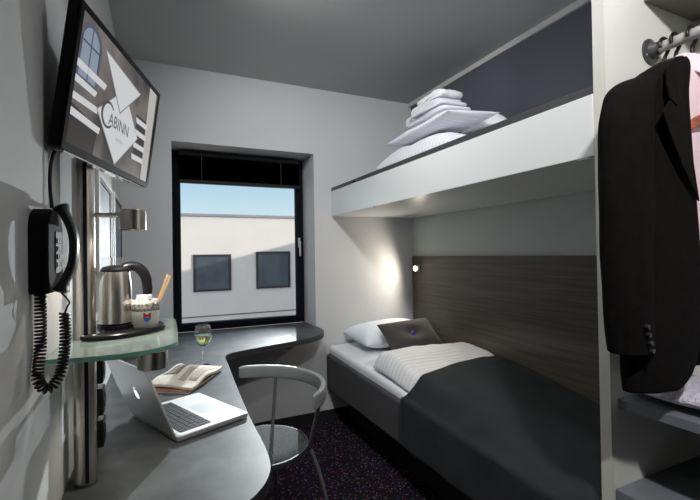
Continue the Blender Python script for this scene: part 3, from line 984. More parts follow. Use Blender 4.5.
def kettle():
    cx, cy = -.1005, 1.285
    t = thing('kettle', (cx, cy, TZ), 'brushed steel electric kettle with a black lid and handle', 'kettle')
    r0, r1 = .0435, .0345
    b = MB()
    b.lathe([(r0-.004, .012), (r0, .016), (r0-.001, .04), (r0-.004, .08), (r1+.004, .115), (r1, .147), (r1-.001, .152)], (cx, cy, TZ), 56)
    b.build('body', M['kettle_steel'], t)
    MB().lathe([(r0-.002, .0005), (r0+.001, .003), (r0+.001, .010), (r0-.004, .0115)], (cx, cy, TZ), 56).build('base', M['black'], t)
    MB().lathe([(r1+.0005, .1525), (r1+.001, .158), (r1-.004, .164), (r1-.018, .168), (0, .170)], (cx, cy, TZ), 48).build('lid', M['black'], t)
    # handle towards the window side
    d = Vector((.95, .30, 0)).normalized()
    def q(a, z): return Vector((cx, cy, TZ)) + d*a + Vector((0, 0, z))
    P = catmull([q(.016, .163), q(.040, .166), q(.060, .158), q(.076, .136), (q(.081, .110)), q(.080, .088), q(.076, .078)], 6)
    b = MB()
    rows = []
    side = Vector((-d.y, d.x, 0))
    for i, p in enumerate(P):
        tg = (P[min(i+1, len(P)-1)] - P[max(i-1, 0)]).normalized()
        nn = tg.cross(side).normalized()
        w1 = .013; w2 = .0100 + .005*math.sin(PI*i/(len(P)-1))
        if i in (0, len(P)-1): w1 *= .7; w2 *= .7
        rows.append([p + side*w1*math.cos(2*PI*k/12) + nn*w2*math.sin(2*PI*k/12) for k in range(12)])
    V = b.grid(rows, closed_v=True); b.face(V[0][::-1]); b.face(V[-1])
    b.build('handle', M['black'], t)
    s = -d
    b = MB()
    p = Vector((cx, cy, TZ))
    prof = [(-.016, 0), (.016, 0), (0, .020)]
    rows = []
    for z, k in ((.120, .1), (.138, .7), (.152, 1.0)):
        o_ = p + s*(r1 - .003) + Vector((0, 0, z))
        rows.append([o_ + side*-.018*k, o_ + s*.017*k, o_ + side*.018*k])
    V = b.grid(rows, closed_v=True); b.face(V[0][::-1]); b.face(V[-1])
    b.build('spout', M['kettle_steel'], t)
kettle()

CX, CY = -.0275, 1.258
def cup():
    t = thing('cup', (CX, CY, TZ), 'white cup with a speckled rim band and red and blue emblem', 'cup')
    r0, r1, h = .0305, .0345, .074
    b = MB().lathe([(r0-.003, .0), (r0, .003), (r0+.0045, .04), (r1, h-.002), (r1-.001, h), (r1-.004, h-.001), (r0+.001, .04), (r0-.004, .006), (0, .006)], (CX, CY, TZ), 48)
    b.build('body', M['cup'], t)
    f = lambda z: r0 + .0045*z/.04 if z < .04 else r0+.0045 + (r1-r0-.0045)*(z-.04)/(h-.042)
    b = MB()
    P = [[(CX+(f(z)+.0005)*math.cos(2*PI*k/48), CY+(f(z)+.0005)*math.sin(2*PI*k/48), TZ+z) for k in range(48)] for z in (.046, .054, .062, .068)]
    b.grid(P, closed_v=True)
    b.build('rim_band', M['cup_band'], t, solid=.0004)
    # small shield emblem facing the room
    a0 = math.atan2(0-CY, .12-CX)
    def emb(name, poly, m):
        b = MB()
        vs = []
        for s, z in poly:
            a = a0 + s/.035
            vs.append(b.b.verts.new((CX+(f(z)+.0012)*math.cos(a), CY+(f(z)+.0012)*math.sin(a), TZ+z)))
        b.face(vs)
        return b.build(name, m, t, smooth=False, solid=.0006)
    emb('emblem_red', [(-.010, .042), (.010, .042), (.0085, .036), (.010, .030), (-.010, .030), (-.0085, .036)], M['emb_red'])
    emb('emblem_blue', [(-.010, .0295), (.010, .0295), (.007, .022), (0, .017), (-.007, .022)], M['emb_blue'])
cup()
def sachets():
    for i, (dx, dy, a, tilt, h, lab) in enumerate(((-.018, .004, .4, .35, .090, 'white sugar sachet standing at the left in the cup'), (-.004, -.012, -.2, -.15, .086, 'white sugar sachet standing at the front in the cup'), (.010, .008, .9, .25, .089, 'white sugar sachet standing at the back in the cup'))):
        t = thing('sugar_sachet', (CX+dx, CY+dy, TZ+.05), lab, 'sachet', 'sachets in the cup')
        u = Vector((math.cos(a), math.sin(a), 0)); nn = Vector((-u.y, u.x, 0))
        up = (Vector((0, 0, 1)) + nn*tilt*.25 + u*tilt*.3).normalized()
        c = Vector((CX+dx*.7, CY+dy*.7, TZ+h-.032))
        MB().obox(c, u*.012, up*.030, nn*.0015).build('packet', M['paper'], t, smooth=False, bevel=.001)
        part(MB().obox(c+up*.012+nn*.0017, u*.008, up*.005, nn*.0003).build('print', M['emb_blue'] if i != 2 else M['emb_red'], t, smooth=False), 'small coloured print')
        MB().obox(c+up*.012-nn*.0017, u*.008, up*.005, nn*.0003).build('print', M['emb_blue'] if i != 1 else M['emb_red'], t, smooth=False)
sachets()
def stirrers():
    for i, (p0, p1, lab) in enumerate((((CX+.008, CY+.002, TZ+.009), (CX+.056, CY+.010, TZ+.140), 'wooden stirrer leaning out of the cup, the left one'), ((CX+.010, CY-.006, TZ+.009), (CX+.063, CY+.0, TZ+.137), 'wooden stirrer leaning out of the cup, the right one'))):
        p0, p1 = Vector(p0), Vector(p1)
        d = (p1-p0); L = d.length/2; d.normalize()
        s = d.cross(Vector((0, 1, 0))).normalized()
        o = MB().obox((p0+p1)/2, d*L, s*.0028, d.cross(s)*.0012).build('stirrer', M['stick'], smooth=False, bevel=.0006)
        tag(o, lab, 'stirrer', 'stirrers in the cup')
stirrers()

# ------------------------------------------------------------------ wall phone
def phone():
    W = XL
    t = thing('wall_phone', (W, .97, 1.24), 'black wall phone with a coiled cord on the left wall', 'telephone')
    b = MB()
    # rounded base: outline in (y, z), depth along x
    oy0, oy1, z0, z1 = .905, 1.035, 1.236, 1.392
    out = [(oy0, z0+.004), (oy0+.004, z0), (oy1-.004, z0), (oy1, z0+.004), (oy1, z1-.03), (oy1-.02, z1-.006), (oy1-.045, z1), (oy0+.03, z1), (oy0+.008, z1-.012), (oy0, z1-.03)]
    b.slab(out, (W+.0005, 0, 0), (0, 1, 0), (0, 0, 1), (1, 0, 0), 0, .030)
    b.build('base', M['phone'], t, bevel=.006, seg=3)
    k = MB().obox((W+.0315, .985, 1.312), (.001, 0, 0), (0, .028, 0), (0, 0, .040))
    kp = part(k.build('keypad', mat('blue_grey_keypad', (.09, .12, .14), .6, var=.2, scale=40, spec=.2), t, smooth=False), 'blue-grey keypad')
    for r in range(4):
        for c in range(3):
            MB().obox((W+.0335, .969+.016*c, 1.288+.0155*r), (.0012, 0, 0), (0, .006, 0), (0, 0, .0048)).build('key', M['pic_mat'] if (r+c) % 3 == 0 else M['black_soft'], kp, smooth=False)
    # handset: an arc of thick section, ends resting on the base
    y = .930
    P = catmull([(W+.044, y, 1.238), (W+.050, y, 1.256), (W+.062, y, 1.285), (W+.066, y, 1.320), (W+.063, y, 1.352), (W+.052, y, 1.382), (W+.044, y, 1.398)], 5)
    b = MB(); rows = []
    N = len(P)
    for i, p in enumerate(P):
        s = abs(2*i/(N-1)-1)
        tg = (P[min(i+1, N-1)] - P[max(i-1, 0)]).normalized()
        sd = Vector((0, 1, 0)); nn = tg.cross(sd).normalized()
        wy = .019 + .005*s**2; wn = .0075 + .006*sm(.62, .95, s)
        if i in (0, N-1): wy *= .8; wn *= .75
        rows.append([p + sd*wy*math.copysign(abs(math.cos(a))**.7, math.cos(a)) + nn*wn*math.copysign(abs(math.sin(a))**.7, math.sin(a)) for a in [2*PI*k/16 for k in range(16)]])
    V = b.grid(rows, closed_v=True); b.face(V[0][::-1]); b.face(V[-1])
    b.build('handset', M['black'], t)
    # coiled cord, hanging in a U
    path = catmull([(W+.012, .935, 1.236), (W+.012, .935, 1.20), (W+.0115, .935, 1.14), (W+.0115, .915, 1.090), (W+.018, .92, 1.066), (W+.030, .93, 1.065), (W+.041, .942, 1.088), (W+.047, .95, 1.14), (W+.046, .955, 1.195)], 30)
    L = [0]
    for a, c in zip(path, path[1:]): L.append(L[-1] + (c-a).length)
    coil = []
    pitch = .0066; R = .0080; n = int(L[-1]/pitch*12)
    j = 0
    for i in range(n+1):
        d = L[-1]*i/n
        while j < len(L)-2 and L[j+1] < d: j += 1
        f = (d-L[j])/max(1e-9, L[j+1]-L[j])
        p = path[j].lerp(path[j+1], f)
        tg = (path[j+1]-path[j]).normalized()
        a1 = tg.cross(Vector((0, 1, 0)))
        if a1.length < .1: a1 = Vector((1, 0, 0))
        a1.normalize(); a2 = tg.cross(a1)
        th = 2*PI*d/pitch
        coil.append(p + R*(a1*math.cos(th) + a2*math.sin(th)))
    b = MB().tube(coil, .0023, 6)
    b.tube(catmull([path[-1] + Vector((0, 0, .0)), path[-1] + Vector((.004, 0, .012)), path[-1] + Vector((.008, -.005, .022)), (W+.044, .935, 1.236)], 5), .0017, 6)
    part(b.build('coiled_cord', M['black'], t), 'black coiled cord')
phone()

# ------------------------------------------------------------------ pictures and sockets on the left wall
def pictures():
    for i, (y0, y1, z0, z1, lab) in enumerate(((1.80, 2.36, 1.10, 1.635, 'white framed blue-grey print on the left wall, nearer the pole'), (2.43, 3.035, 1.10, 1.645, 'white framed blue-grey print on the left wall, beside the window corner'))):
        t = thing('framed_picture', (XL, (y0+y1)/2, z0), lab, 'picture', 'prints on the left wall')
        f = MB(); w = .05
        x0, x1 = XL+.0005, XL+.014
        f.box(x0, x1, y0, y0+w, z0, z1); f.box(x0, x1, y1-w*.6, y1, z0, z1)
        f.box(x0, x1, y0+w, y1-w*.6, z0, z0+w); f.box(x0, x1, y0+w, y1-w*.6, z1-.02, z1)
        f.build('frame', M['pic_frame'], t, smooth=False, bevel=.001)
        MB().box(x0, x0+.004, y0+w, y1-w*.6, z0+w, 1.30).build('mount', M['pic_mat'], t, smooth=False)
        MB().box(x0, x0+.006, y0+w+.02, y1-w*.6-.05, 1.3005, z1-.034).build('print', M['pic_art'], t, smooth=False)
        e = MB().box(x0, x0+.010, y1-w*.6-.05, y1-w*.6, 1.3005, z1-.0205)
        e.box(x0, x0+.010, y0+w, y1-w*.6-.051, z1-.033, z1-.0205)
        e.build('inner_edge', M['pic_edge'], t, smooth=False)
pictures()
def sockets():
    t = thing('power_socket_strip', (XL, 1.45, .80), 'black power socket strip on the wall behind the pole', 'socket')
    MB().box(XL+.0005, XL+.045, 1.365, 1.435, .745, 1.035).build('back_plate', M['black_soft'], t, smooth=False, bevel=.003)
    for k in range(3):
        z = .800 + .090*k
        so = MB().box(XL+.0455, XL+.066, 1.37, 1.43, z-.038, z+.038).build('socket', M['black'], t, smooth=False, bevel=.004)
        MB().cyl((XL+.0662, 1.40, z), (XL+.068, 1.40, z), .02, n=20).build('socket_face', M['dark_metal'], so)
sockets()

# ------------------------------------------------------------------ laptop
def laptop():
    A = Vector((-.083, 1.661, 0)); B = Vector((.052, 1.352, 0))
    hx = (B-A).normalized()                # along the hinge, towards the camera
    fd = Vector((-hx.y, hx.x, 0))          # from the hinge to the front of the deck
    Lw, D = (B-A).length, .254
    z0 = DZ+.0005
    t = thing('laptop', tuple((A+B)/2 + fd*.12 + Vector((0, 0, DZ))), 'open silver laptop with black keys on the desk', 'laptop')
    O = A + Vector((0, 0, z0))
    def rr(x0, x1, y0, y1, r, n=5):
        out = []
        for cx, cy, a0 in ((x1-r, y1-r, 0), (x0+r, y1-r, PI/2), (x0+r, y0+r, PI), (x1-r, y0+r, 3*PI/2)):
            for i in range(n+1):
                a = a0 + PI/2*i/n
                out.append((cx + r*math.cos(a), cy + r*math.sin(a)))
        return out
    Z = Vector((0, 0, 1))
    MB().slab(rr(0, Lw, 0, D, .012), O, hx, fd, Z, .003, .0175).build('base', M['alu'], t, smooth=False, bevel=.003)
    for a, d in ((.02, .02), (Lw-.02, .02), (.02, D-.02), (Lw-.02, D-.02)): MB().cyl(O+hx*a+fd*d, O+hx*a+fd*d+Z*.0029, .006, n=12).build('rubber_foot', M['black'], t)
    MB().slab(rr(.003, Lw-.003, .010, D-.003, .010), O, hx, fd, Z, .0176, .0180).build('deck', M['alu_deck'], t, smooth=False)
    MB().slab(rr(.025, Lw-.025, .022, .128, .004), O, hx, fd, Z, .0181, .0184).build('keyboard_well', M['key'], t, smooth=False)
    kb = MB(); gl = MB()
    rows = 6; ncol = 14
    kw = (Lw-.054)/ncol; kh = .104/rows
    for r in range(rows):
        c = 0
        while c < ncol:
            w = 1
            if r == rows-1 and c == 4: w = 5
            x0 = .027 + c*kw; y0 = .023 + r*kh
            kb.slab([(x0+.0011, y0+.0011), (x0+kw*w-.0011, y0+.0011), (x0+kw*w-.0011, y0+kh-.0011), (x0+.0011, y0+kh-.0011)], O, hx, fd, Z, .0185, .0197)
            c += w
    kb.build('keyboard', mat('dark_keycaps', (.012, .013, .018), .5, spec=.2), t, smooth=False)
    g = MB()
    for r in range(rows+1): g.slab([(.026, .0228+r*kh-.0004), (Lw-.026, .0228+r*kh-.0004), (Lw-.026, .0228+r*kh+.0004), (.026, .0228+r*kh+.0004)], O, hx, fd, Z, .01845, .0190)
    for c in range(ncol+1): g.slab([(.027+c*kw-.0004, .023), (.027+c*kw+.0004, .023), (.027+c*kw+.0004, .023+rows*kh), (.027+c*kw-.0004, .023+rows*kh)], O, hx, fd, Z, .01845, .0189)
    part(g.build('key_gaps', M['alu'], t, smooth=False), 'silver grid between the keys')
    MB().slab(rr(Lw/2-.05, Lw/2+.05, .145, .228, .004), O, hx, fd, Z, .0181, .0183).build('trackpad', mat('trackpad_grey', (.78, .78, .78), .35, .15), t, smooth=False)
    # lid leaning back
    up = Vector((-.082, -.020, .214)); up = (up - hx*up.dot(hx)); Lh = .236; up.normalize()
    bk = hx.cross(up).normalized()
    if bk.dot(fd) > 0: bk = -bk            # points to the back of the lid
    O2 = O + Z*.018 + bk*.001
    lid = MB().slab(rr(0, Lw, .002, Lh, .012), O2, hx, up, bk, 0, .0065).build('lid', M['alu'], t, smooth=False, bevel=.002)
    part(MB().slab(rr(.006, Lw-.006, .012, Lh-.006, .008), O2, hx, up, -bk, .0003, .0008).build('display', M['tv_black'], lid, smooth=False), 'black glass display')
    b = MB().tube([O2 + hx*.03 + up*.001 + bk*.002, O2 + hx*(Lw-.03) + up*.001 + bk*.002], .005, 12)
    b.build('hinge', M['black'], t)
    # lit fruit mark in the middle of the lid back
    ap = []
    for i in range(48):
        a = 2*PI*i/48
        r = .0165*(1 - .10*math.cos(2*a) )
        x, y = r*math.cos(a)*.92, r*math.sin(a)
        if abs(a-PI/2) < .42: y -= .004*(1-abs(a-PI/2)/.42)
        if abs(a-3*PI/2) < .35: y += .003*(1-abs(a-3*PI/2)/.35)
        dx, dy = x+.019, y-.003
        dd = math.hypot(dx, dy)
        if dd < .008: x, y = -.019 + dx/dd*.008, .003 + dy/dd*.008
        ap.append((x, y))
    cc = O2 + hx*(Lw*.5) + up*(Lh*.5) + bk*.0066
    lg = MB().slab(ap, cc, hx, up, bk, 0, .0005)
    leaf = [(.001+.008*math.sin(k*PI/6)*s*.45 + .0045*k/6, .0185 + .010*k/6) for s, rng in ((1, range(7)), (-1, range(5, 0, -1))) for k in rng]
    lg.slab(leaf, cc, hx, up, bk, 0, .0005)
    part(lg.build('logo', M['logo'], lid, smooth=False), 'lit white fruit logo')
laptop()

# ------------------------------------------------------------------ papers and glass
def papers():
    # magazine lying flat below
    c = Vector((.10, 2.02, DZ))
    def quad(p, z0, z1, b=None):
        b = b or MB()
        b.prism(p, z0, z1); return b
    t = thing('magazine', (.08, 1.97, DZ), 'brown covered magazine lying under the newspaper on the desk', 'magazine')
    m = [(-.050, 1.905), (.110, 1.820), (.165, 1.915), (.270, 2.085), (.150, 2.18), (-.02, 2.03)]
    quad([(-.052, 1.93), (.112, 1.815), (.252, 2.06), (.09, 2.17)], DZ+.0005, DZ+.006).build('pages', M['news'], t, smooth=False)
    quad([(-.053, 1.929), (.113, 1.813), (.254, 2.061), (.09, 2.172)], DZ+.0062, DZ+.0075).build('cover', M['mag'], t, smooth=False)
    t = thing('newspaper', (.14, 2.05, DZ+.008), 'folded newspaper with a dark picture lying beside the wine glass', 'newspaper')
    # two folded halves, each gently arched
    A, B, C_, D_ = Vector((-.035, 1.965, 0)), Vector((.128, 1.830, 0)), Vector((.292, 2.115, 0)), Vector((.105, 2.265, 0))
    b = MB()
    def pt(s, q, lay):
        p = A.lerp(B, s).lerp(D_.lerp(C_, s), q)
        arch = max(0, .020*max(0, math.sin(PI*q))*(.3+.7*abs(math.sin(PI*s))) + .0032*math.sin(q*9+s*4))
        return Vector((p.x, p.y, DZ+.0095 + lay + arch*1.5))
    N = 22
    top = [[pt(i/N, j/N, .010) for j in range(N+1)] for i in range(N+1)]
    bot = [[Vector((top[i][j].x, top[i][j].y, top[i][j].z-.010)) for j in range(N+1)] for i in range(N+1)]
    Tv = b.grid(top); Bv = b.grid(bot)
    for i in range(N):
        b.face([Tv[i][0], Bv[i][0], Bv[i+1][0], Tv[i+1][0]]); b.face([Tv[i][N], Tv[i+1][N], Bv[i+1][N], Bv[i][N]])
        b.face([Tv[0][i], Tv[0][i+1], Bv[0][i+1], Bv[0][i]]); b.face([Tv[N][i], Bv[N][i], Bv[N][i+1], Tv[N][i+1]])
    b.build('sheets', M['news'], t)
    def patch(s0, s1, q0, q1, m, name):
        b = MB()
        b.grid([[pt(s0+(s1-s0)*i/8, q0+(q1-q0)*j/8, .0108) for j in range(9)] for i in range(9)])
        return b.build(name, m, t, solid=.0004)
    part(patch(.08, .42, .30, .85, M['news_ink'], 'printed_picture'), 'dark printed picture')
    part(patch(.55, .70, .15, .55, mat('grey_print', (.42, .39, .34), .85, var=.3, scale=120), 'text_column'), 'grey columns of print')
    part(patch(.75, .92, .2, .9, mat('grey_print_pale', (.50, .46, .39), .85, var=.3, scale=140), 'text_column'), 'grey columns of print')
papers()

def wine_glass():
    x, y = .215, 2.275
    t = thing('wine_glass', (x, y, DZ), 'stemmed glass of white wine on the desk near the window', 'glass')
    z = DZ+.0005
    R = .043
    outer = [(0, .0), (.034, .0), (.034, .0015), (.020, .004), (.006, .007), (.0035, .012), (.0033, .085), (.005, .092), (.016, .098), (.030, .112), (.040, .132), (R, .152), (.041, .175), (.035, .203), (.034, .2045)]
    inner = [(.033, .2035), (.0395, .175), (.0415, .152), (.0385, .132), (.029, .1135), (.015, .0998), (0, .0965)]
    MB().lathe(outer + inner, (x, y, z), 40, caps=False).build('glass', M['glass'], t)
    w = [(0, .0972), (.0145, .1004), (.0284, .1142), (.0379, .1325), (.0405, .149), (.0405, .1515), (0, .1515)]
    part(MB().lathe(w, (x, y, z), 40, caps=False).build('wine', M['wine'], t), 'pale yellow wine')
wine_glass()

# ------------------------------------------------------------------ chair
def chair():
    C0 = Vector((.412, 1.845, 0)); R = .205; SH = .455
    t = thing('chair', (C0.x, C0.y, 0), 'silver tub chair with a round grey seat pulled up to the desk', 'chair')
    b = MB().lathe([(0, SH-.006), (R-.02, SH-.006), (R-.006, SH-.002), (R-.004, SH+.006), (R-.018, SH+.016), (R-.06, SH+.022), (0, SH+.024)], (C0.x, C0.y, 0), 56, caps=False)
    b.build('seat', M['seat'], t)
    b = MB().lathe([(R-.010, SH-.012), (R+.004, SH-.012), (R+.006, SH-.002), (R+.003, SH+.009), (R-.003, SH+.010), (R-.003, SH-.002), (R-.010, SH-.007)], (C0.x, C0.y, 0), 64, caps=False)
    part(b.build('seat_rim', M['dark_metal'], t), 'dark metal seat rim')
    ac = Vector((.342, 1.782, 0)); AR = .322; z0, z1 = .690, .752
    b = MB(); rows = []
    a0, a1 = math.radians(86), math.radians(-50)
    N = 44
    for i in range(N+1):
        a = a0 + (a1-a0)*i/N
        d = Vector((math.cos(a), math.sin(a), 0))
        e = min(i, N-i)
        tk = .011*(1 if e > 1 else (.5 if e == 0 else .85)); hh = (z1-z0)/2 - (.006 if e == 0 else (.001 if e == 1 else 0))
        zc = (z0+z1)/2
        rows.append([ac + d*(AR + tk*math.copysign(abs(math.cos(q))**.45, math.cos(q))) + Vector((0, 0, zc + hh*math.copysign(abs(math.sin(q))**.45, math.sin(q)))) for q in [2*PI*k/20 for k in range(20)]])
    V = b.grid(rows, closed_v=True); b.face(V[0][::-1]); b.face(V[-1])
    b.build('backrest', M['silver'], t)
    def leg(top_a, seat_pt, foot, up_to_back):
        sp, fp = Vector(seat_pt), Vector(foot) + Vector((0, 0, .006))
        out = Vector((sp.x-C0.x, sp.y-C0.y, 0)).normalized()
        b = MB().tube(bez(sp, sp + out*.035 + Vector((0, 0, -.08)), fp + Vector((0, 0, .22)) - out*.012, fp, 16), .0088, 14)
        if up_to_back:
            d = Vector((math.cos(top_a), math.sin(top_a), 0))
            b.tube([ac + d*(AR-.005) + Vector((0, 0, z0+.004)), (ac + d*(AR-.005)).lerp(sp, .5) + Vector((0, 0, (z0-sp.z)/2+sp.z*.5)) if False else (ac + d*(AR-.005) + Vector((0, 0, z0))).lerp(sp, .5), sp], .0082, 14)
        o = b.build('leg', M['leg_metal'], t)
        s = MB().tube([Vector(foot)+Vector((0, 0, .0005)), Vector(foot)+Vector((0, 0, .012))], .0115, 14)
        s.build('foot_cap', M['black'], o)
        j = MB()
        q = Vector(seat_pt)
        j.tube([q+Vector((0, 0, -.012)), q+Vector((0, 0, -.006)), q+Vector((0, 0, .006)), q+Vector((0, 0, .012))], [.008, .0125, .0125, .008], 14)
        j.build('joint', M['chrome'], o)
    rr = R+.009
    P = lambda deg, r, z: (C0.x + r*math.cos(math.radians(deg)), C0.y + r*math.sin(math.radians(deg)), z)
    leg(math.radians(-38), P(-27, rr, SH-.002), P(-24, .31, 0), True)
    leg(math.radians(53), P(62, rr, SH-.002), P(62, .27, 0), True)
    leg(0, P(152, rr, SH-.010), P(152, .27, 0), False)
    leg(0, P(-118, rr, SH-.010), P(-118, .27, 0), False)
    u = MB().tube([P(-28, rr-.012, SH-.018), P(152, rr-.012, SH-.018)], .008, 10)
    u.build('stretcher', M['dark_metal'], t)
    u = MB().tube([P(62, rr-.012, SH-.034), P(-118, rr-.012, SH-.034)], .008, 10)
    u.build('stretcher', M['dark_metal'], t)
chair()

# ------------------------------------------------------------------ clothes in the wardrobe
def hanger(y, label, loc_x=RX, w=.20, a=0, drop=0):
    t = thing('coat_hanger', (loc_x, y, RZ), label, 'hanger', 'hangers on the rail')
    R = .0245
    P = [Vector((loc_x + R*math.cos(q), y, RZ + R*math.sin(q)*1.0)) for q in [math.radians(205 - 250*i/18) for i in range(19)]]
    P = P + [Vector((loc_x+.004, y, RZ-.034)), Vector((loc_x, y, RZ-.046)), Vector((loc_x, y, RZ-.075-drop))]
    MB().tube(P, .0058, 10).build('hook', M['black'], t)
    e = Vector((math.cos(a), math.sin(a), 0))
    base = Vector((loc_x, y, RZ-.078-drop))
    S = catmull([base - e*w + Vector((0, 0, -.075)), base - e*w*.55 + Vector((0, 0, -.030)), base, base + e*w*.55 + Vector((0, 0, -.030)), base + e*w + Vector((0, 0, -.075))], 6)
    MB().tube(S, [.006 + .005*math.sin(PI*i/(len(S)-1)) for i in range(len(S))], 10).build('shoulder_bar', M['black'], t)
    return t
JY = .700   # jacket's plane
hanger(.705, 'black coat hanger carrying the suit jacket', w=.23)
hanger(.750, 'black coat hanger behind the suit jacket, second hook on the rail', w=.17)
hanger(.782, 'black coat hanger next to the rail flange', w=.15)

def loft_open(levels, seed, wr, ang0, nseg=56, yc=JY):
    """levels: (z, xl, xr, front depth, back depth, opening left x, opening right x) -> sheet open at the front"""
    rows = []
    for (z, xl, xr, df, db, ol, orr) in levels:
        cx = (xl+xr)/2; hw = (xr-xl)/2
        aL = math.acos(max(-1, min(1, (ol-cx)/hw))); aR = math.acos(max(-1, min(1, (orr-cx)/hw)))
        # front is -y. go from the left front edge leftwards round the back to the right front edge
        row = []
        st = -aL; en = -2*PI - (-aR) if False else -(2*PI - aR)
        for k in range(nseg+1):
            q = st + (en-st)*k/nseg
            cxs, sn = math.cos(q), math.sin(q)
            ex = math.copysign(abs(cxs)**.85, cxs); ey = math.copysign(abs(sn)**.85, sn)
            d = df if sn < 0 else db
            p = Vector((cx + hw*ex, yc + d*ey, z))
            w = noise.noise(Vector((p.x*7+seed, p.y*7, z*3)))*wr
            row.append(p + Vector((w*.4, w, 0)))
        rows.append(row)
    b = MB(); b.grid(rows)
    return b

def jacket():
    t = thing('suit_jacket', (RX, JY, RZ-.1), 'black suit jacket hanging in front in the open wardrobe', 'jacket')
    L = []
    # z, left x, right x, front, back, opening left, opening right
    pr = [(1.872, 1.425, 1.585, 0.03, 0.04, 1.432, 1.575),
          (1.858, 1.385, 1.625, 0.04, 0.045, 1.412, 1.585),
          (1.835, 1.32, 1.665, 0.05, 0.05, 1.4, 1.59),
          (1.8, 1.245, 1.705, 0.056, 0.054, 1.388, 1.592),
          (1.765, 1.195, 1.73, 0.058, 0.054, 1.378, 1.594),
          (1.735, 1.175, 1.738, 0.058, 0.054, 1.374, 1.595),
          (1.66, 1.18, 1.735, 0.062, 0.054, 1.372, 1.598),
          (1.55, 1.19, 1.735, 0.066, 0.054, 1.373, 1.6),
          (1.45, 1.195, 1.735, 0.066, 0.054, 1.38, 1.6),
          (1.3, 1.170, 1.735, 0.066, 0.054, 1.395, 1.6),
          (1.15, 1.140, 1.738, 0.066, 0.054, 1.4, 1.6),
          (1.02, 1.128, 1.74, 0.066, 0.054, 1.385, 1.605),
          (0.953, 1.130, 1.74, 0.066, 0.054, 1.35, 1.62),
          (0.918, 1.135, 1.74, 0.066, 0.054, 1.29, 1.65)]
    b = loft_open(pr, 3, .007, 0)
    b.build('body', M['suit'], t, solid=.004, sub=1)
    # sleeves
    def sleeve(P, rad, name):
        P = catmull([Vector(p) for p in P], 6)
        rows = []
        N = len(P)
        for i, p in enumerate(P):
            f = i/(N-1)*(len(rad)-1); a = int(min(f, len(rad)-2)); q = f-a
            rx = rad[a][0]*(1-q)+rad[a+1][0]*q; ry = rad[a][1]*(1-q)+rad[a+1][1]*q
            row = []
            for k in range(24):
                an = 2*PI*k/24
                w = noise.noise(Vector((math.cos(an)*2+5, math.sin(an)*2, p.z*7)))*.007
                row.append(p + Vector(((rx+w)*math.cos(an), (ry+w)*math.sin(an), 0)))
            rows.append(row)
        bb = MB(); V = bb.grid(rows, closed_v=True)
        bb.face(V[0][::-1])
        return bb.build(name, M['suit'], t, solid=.003, sub=1)
    def sleeve_rings(rings, name):
        fine = []
        for i in range(len(rings)-1):
            n = 5
            p = [rings[max(i-1, 0)], rings[i], rings[i+1], rings[min(i+2, len(rings)-1)]]
            for k in range(n):
                t_ = k/n
                fine.append([.5*((2*b1) + (c1-a1)*t_ + (2*a1-5*b1+4*c1-d1)*t_*t_ + (3*b1-a1-3*c1+d1)*t_**3) for a1, b1, c1, d1 in zip(*p)])
        fine.append(list(rings[-1]))
        rows = []
        for x, y, z, rx, ry in fine:
            row = []
            for k in range(28):
                an = 2*PI*k/28
                w = noise.noise(Vector((math.cos(an)*2+5, math.sin(an)*2, z*7)))*.006*min(1, rx/.06)
                row.append((x + (rx+w)*math.cos(an), y + (ry+w)*math.sin(an), z))
            rows.append(row)
        bb = MB(); V = bb.grid(rows, closed_v=True)
        bb.face(V[0][::-1])
        return bb.build(name, M['suit'], t, solid=.003, sub=1)
    s1 = sleeve_rings([(1.253, JY, 1.778, .020, .030), (1.233, JY, 1.768, .050, .040), (1.206, JY-.001, 1.748, .070, .048), (1.183, JY-.002, 1.722, .080, .053), (1.166, JY-.004, 1.690, .079, .056), (1.152, JY-.005, 1.63, .080, .058), (1.142, JY-.008, 1.54, .077, .058),
                       (1.135, JY-.010, 1.40, .075, .056), (1.131, JY-.012, 1.25, .071, .054), (1.130, JY-.014, 1.12, .067, .052), (1.135, JY-.015, 1.03, .064, .050)], 'sleeve')
    sleeve([(1.685, JY, 1.745), (1.700, JY-.03, 1.70), (1.708, JY-.05, 1.55), (1.708, JY-.06, 1.35), (1.705, JY-.065, 1.15), (1.702, JY-.065, 1.03)],
           [(.012, .012), (.050, .05), (.055, .055), (.055, .055), (.052, .05), (.05, .05)], 'sleeve')
    for k in range(4):
        z = 1.105 - .021*k
        MB().tube([(1.118+.006*k, JY-.0635, z), (1.118+.006*k, JY-.072, z)], [.0068, .0060], 14).build('cuff_button', mat('dark_horn_button', (.018, .018, .02), .35), s1)
    # collar and lapel: a thick flap laid on the front
    def flap(name, poly, off, m=M['suit'], th=.006):
        b = MB()
        fr = [b.b.verts.new((x, JY - y - off, z)) for x, z, y in poly]
        bk = [b.b.verts.new((x, JY - y - off + th, z)) for x, z, y in poly]
        n = len(poly)
        b.face(fr); b.face(bk[::-1])
        for i in range(n): b.face([fr[i], bk[i], bk[(i+1) % n], fr[(i+1) % n]])
        return b.build(name, m, t, smooth=False, bevel=.002)
    flap('collar', [(1.411, 1.8687, 0.012), (1.3576, 1.8508, 0.022), (1.2608, 1.7925, 0.048), (1.2363, 1.7347, 0.062), (1.2402, 1.6978, 0.066), (1.2668, 1.6822, 0.068), (1.3005, 1.714, 0.066), (1.3192, 1.7543, 0.06), (1.3542, 1.8154, 0.04)], .004)  # this collar and the next lapel: image pixel points scaled about the camera
    flap('lapel', [(1.2612, 1.678, 0.068), (1.2364, 1.6936, 0.066), (1.1985, 1.6583, 0.068), (1.2327, 1.5848, 0.072), (1.2775, 1.5129, 0.074), (1.3476, 1.4286, 0.074), (1.3284, 1.5221, 0.073), (1.314, 1.6031, 0.071), (1.3062, 1.6858, 0.067), (1.3029, 1.7178, 0.066)], .005)
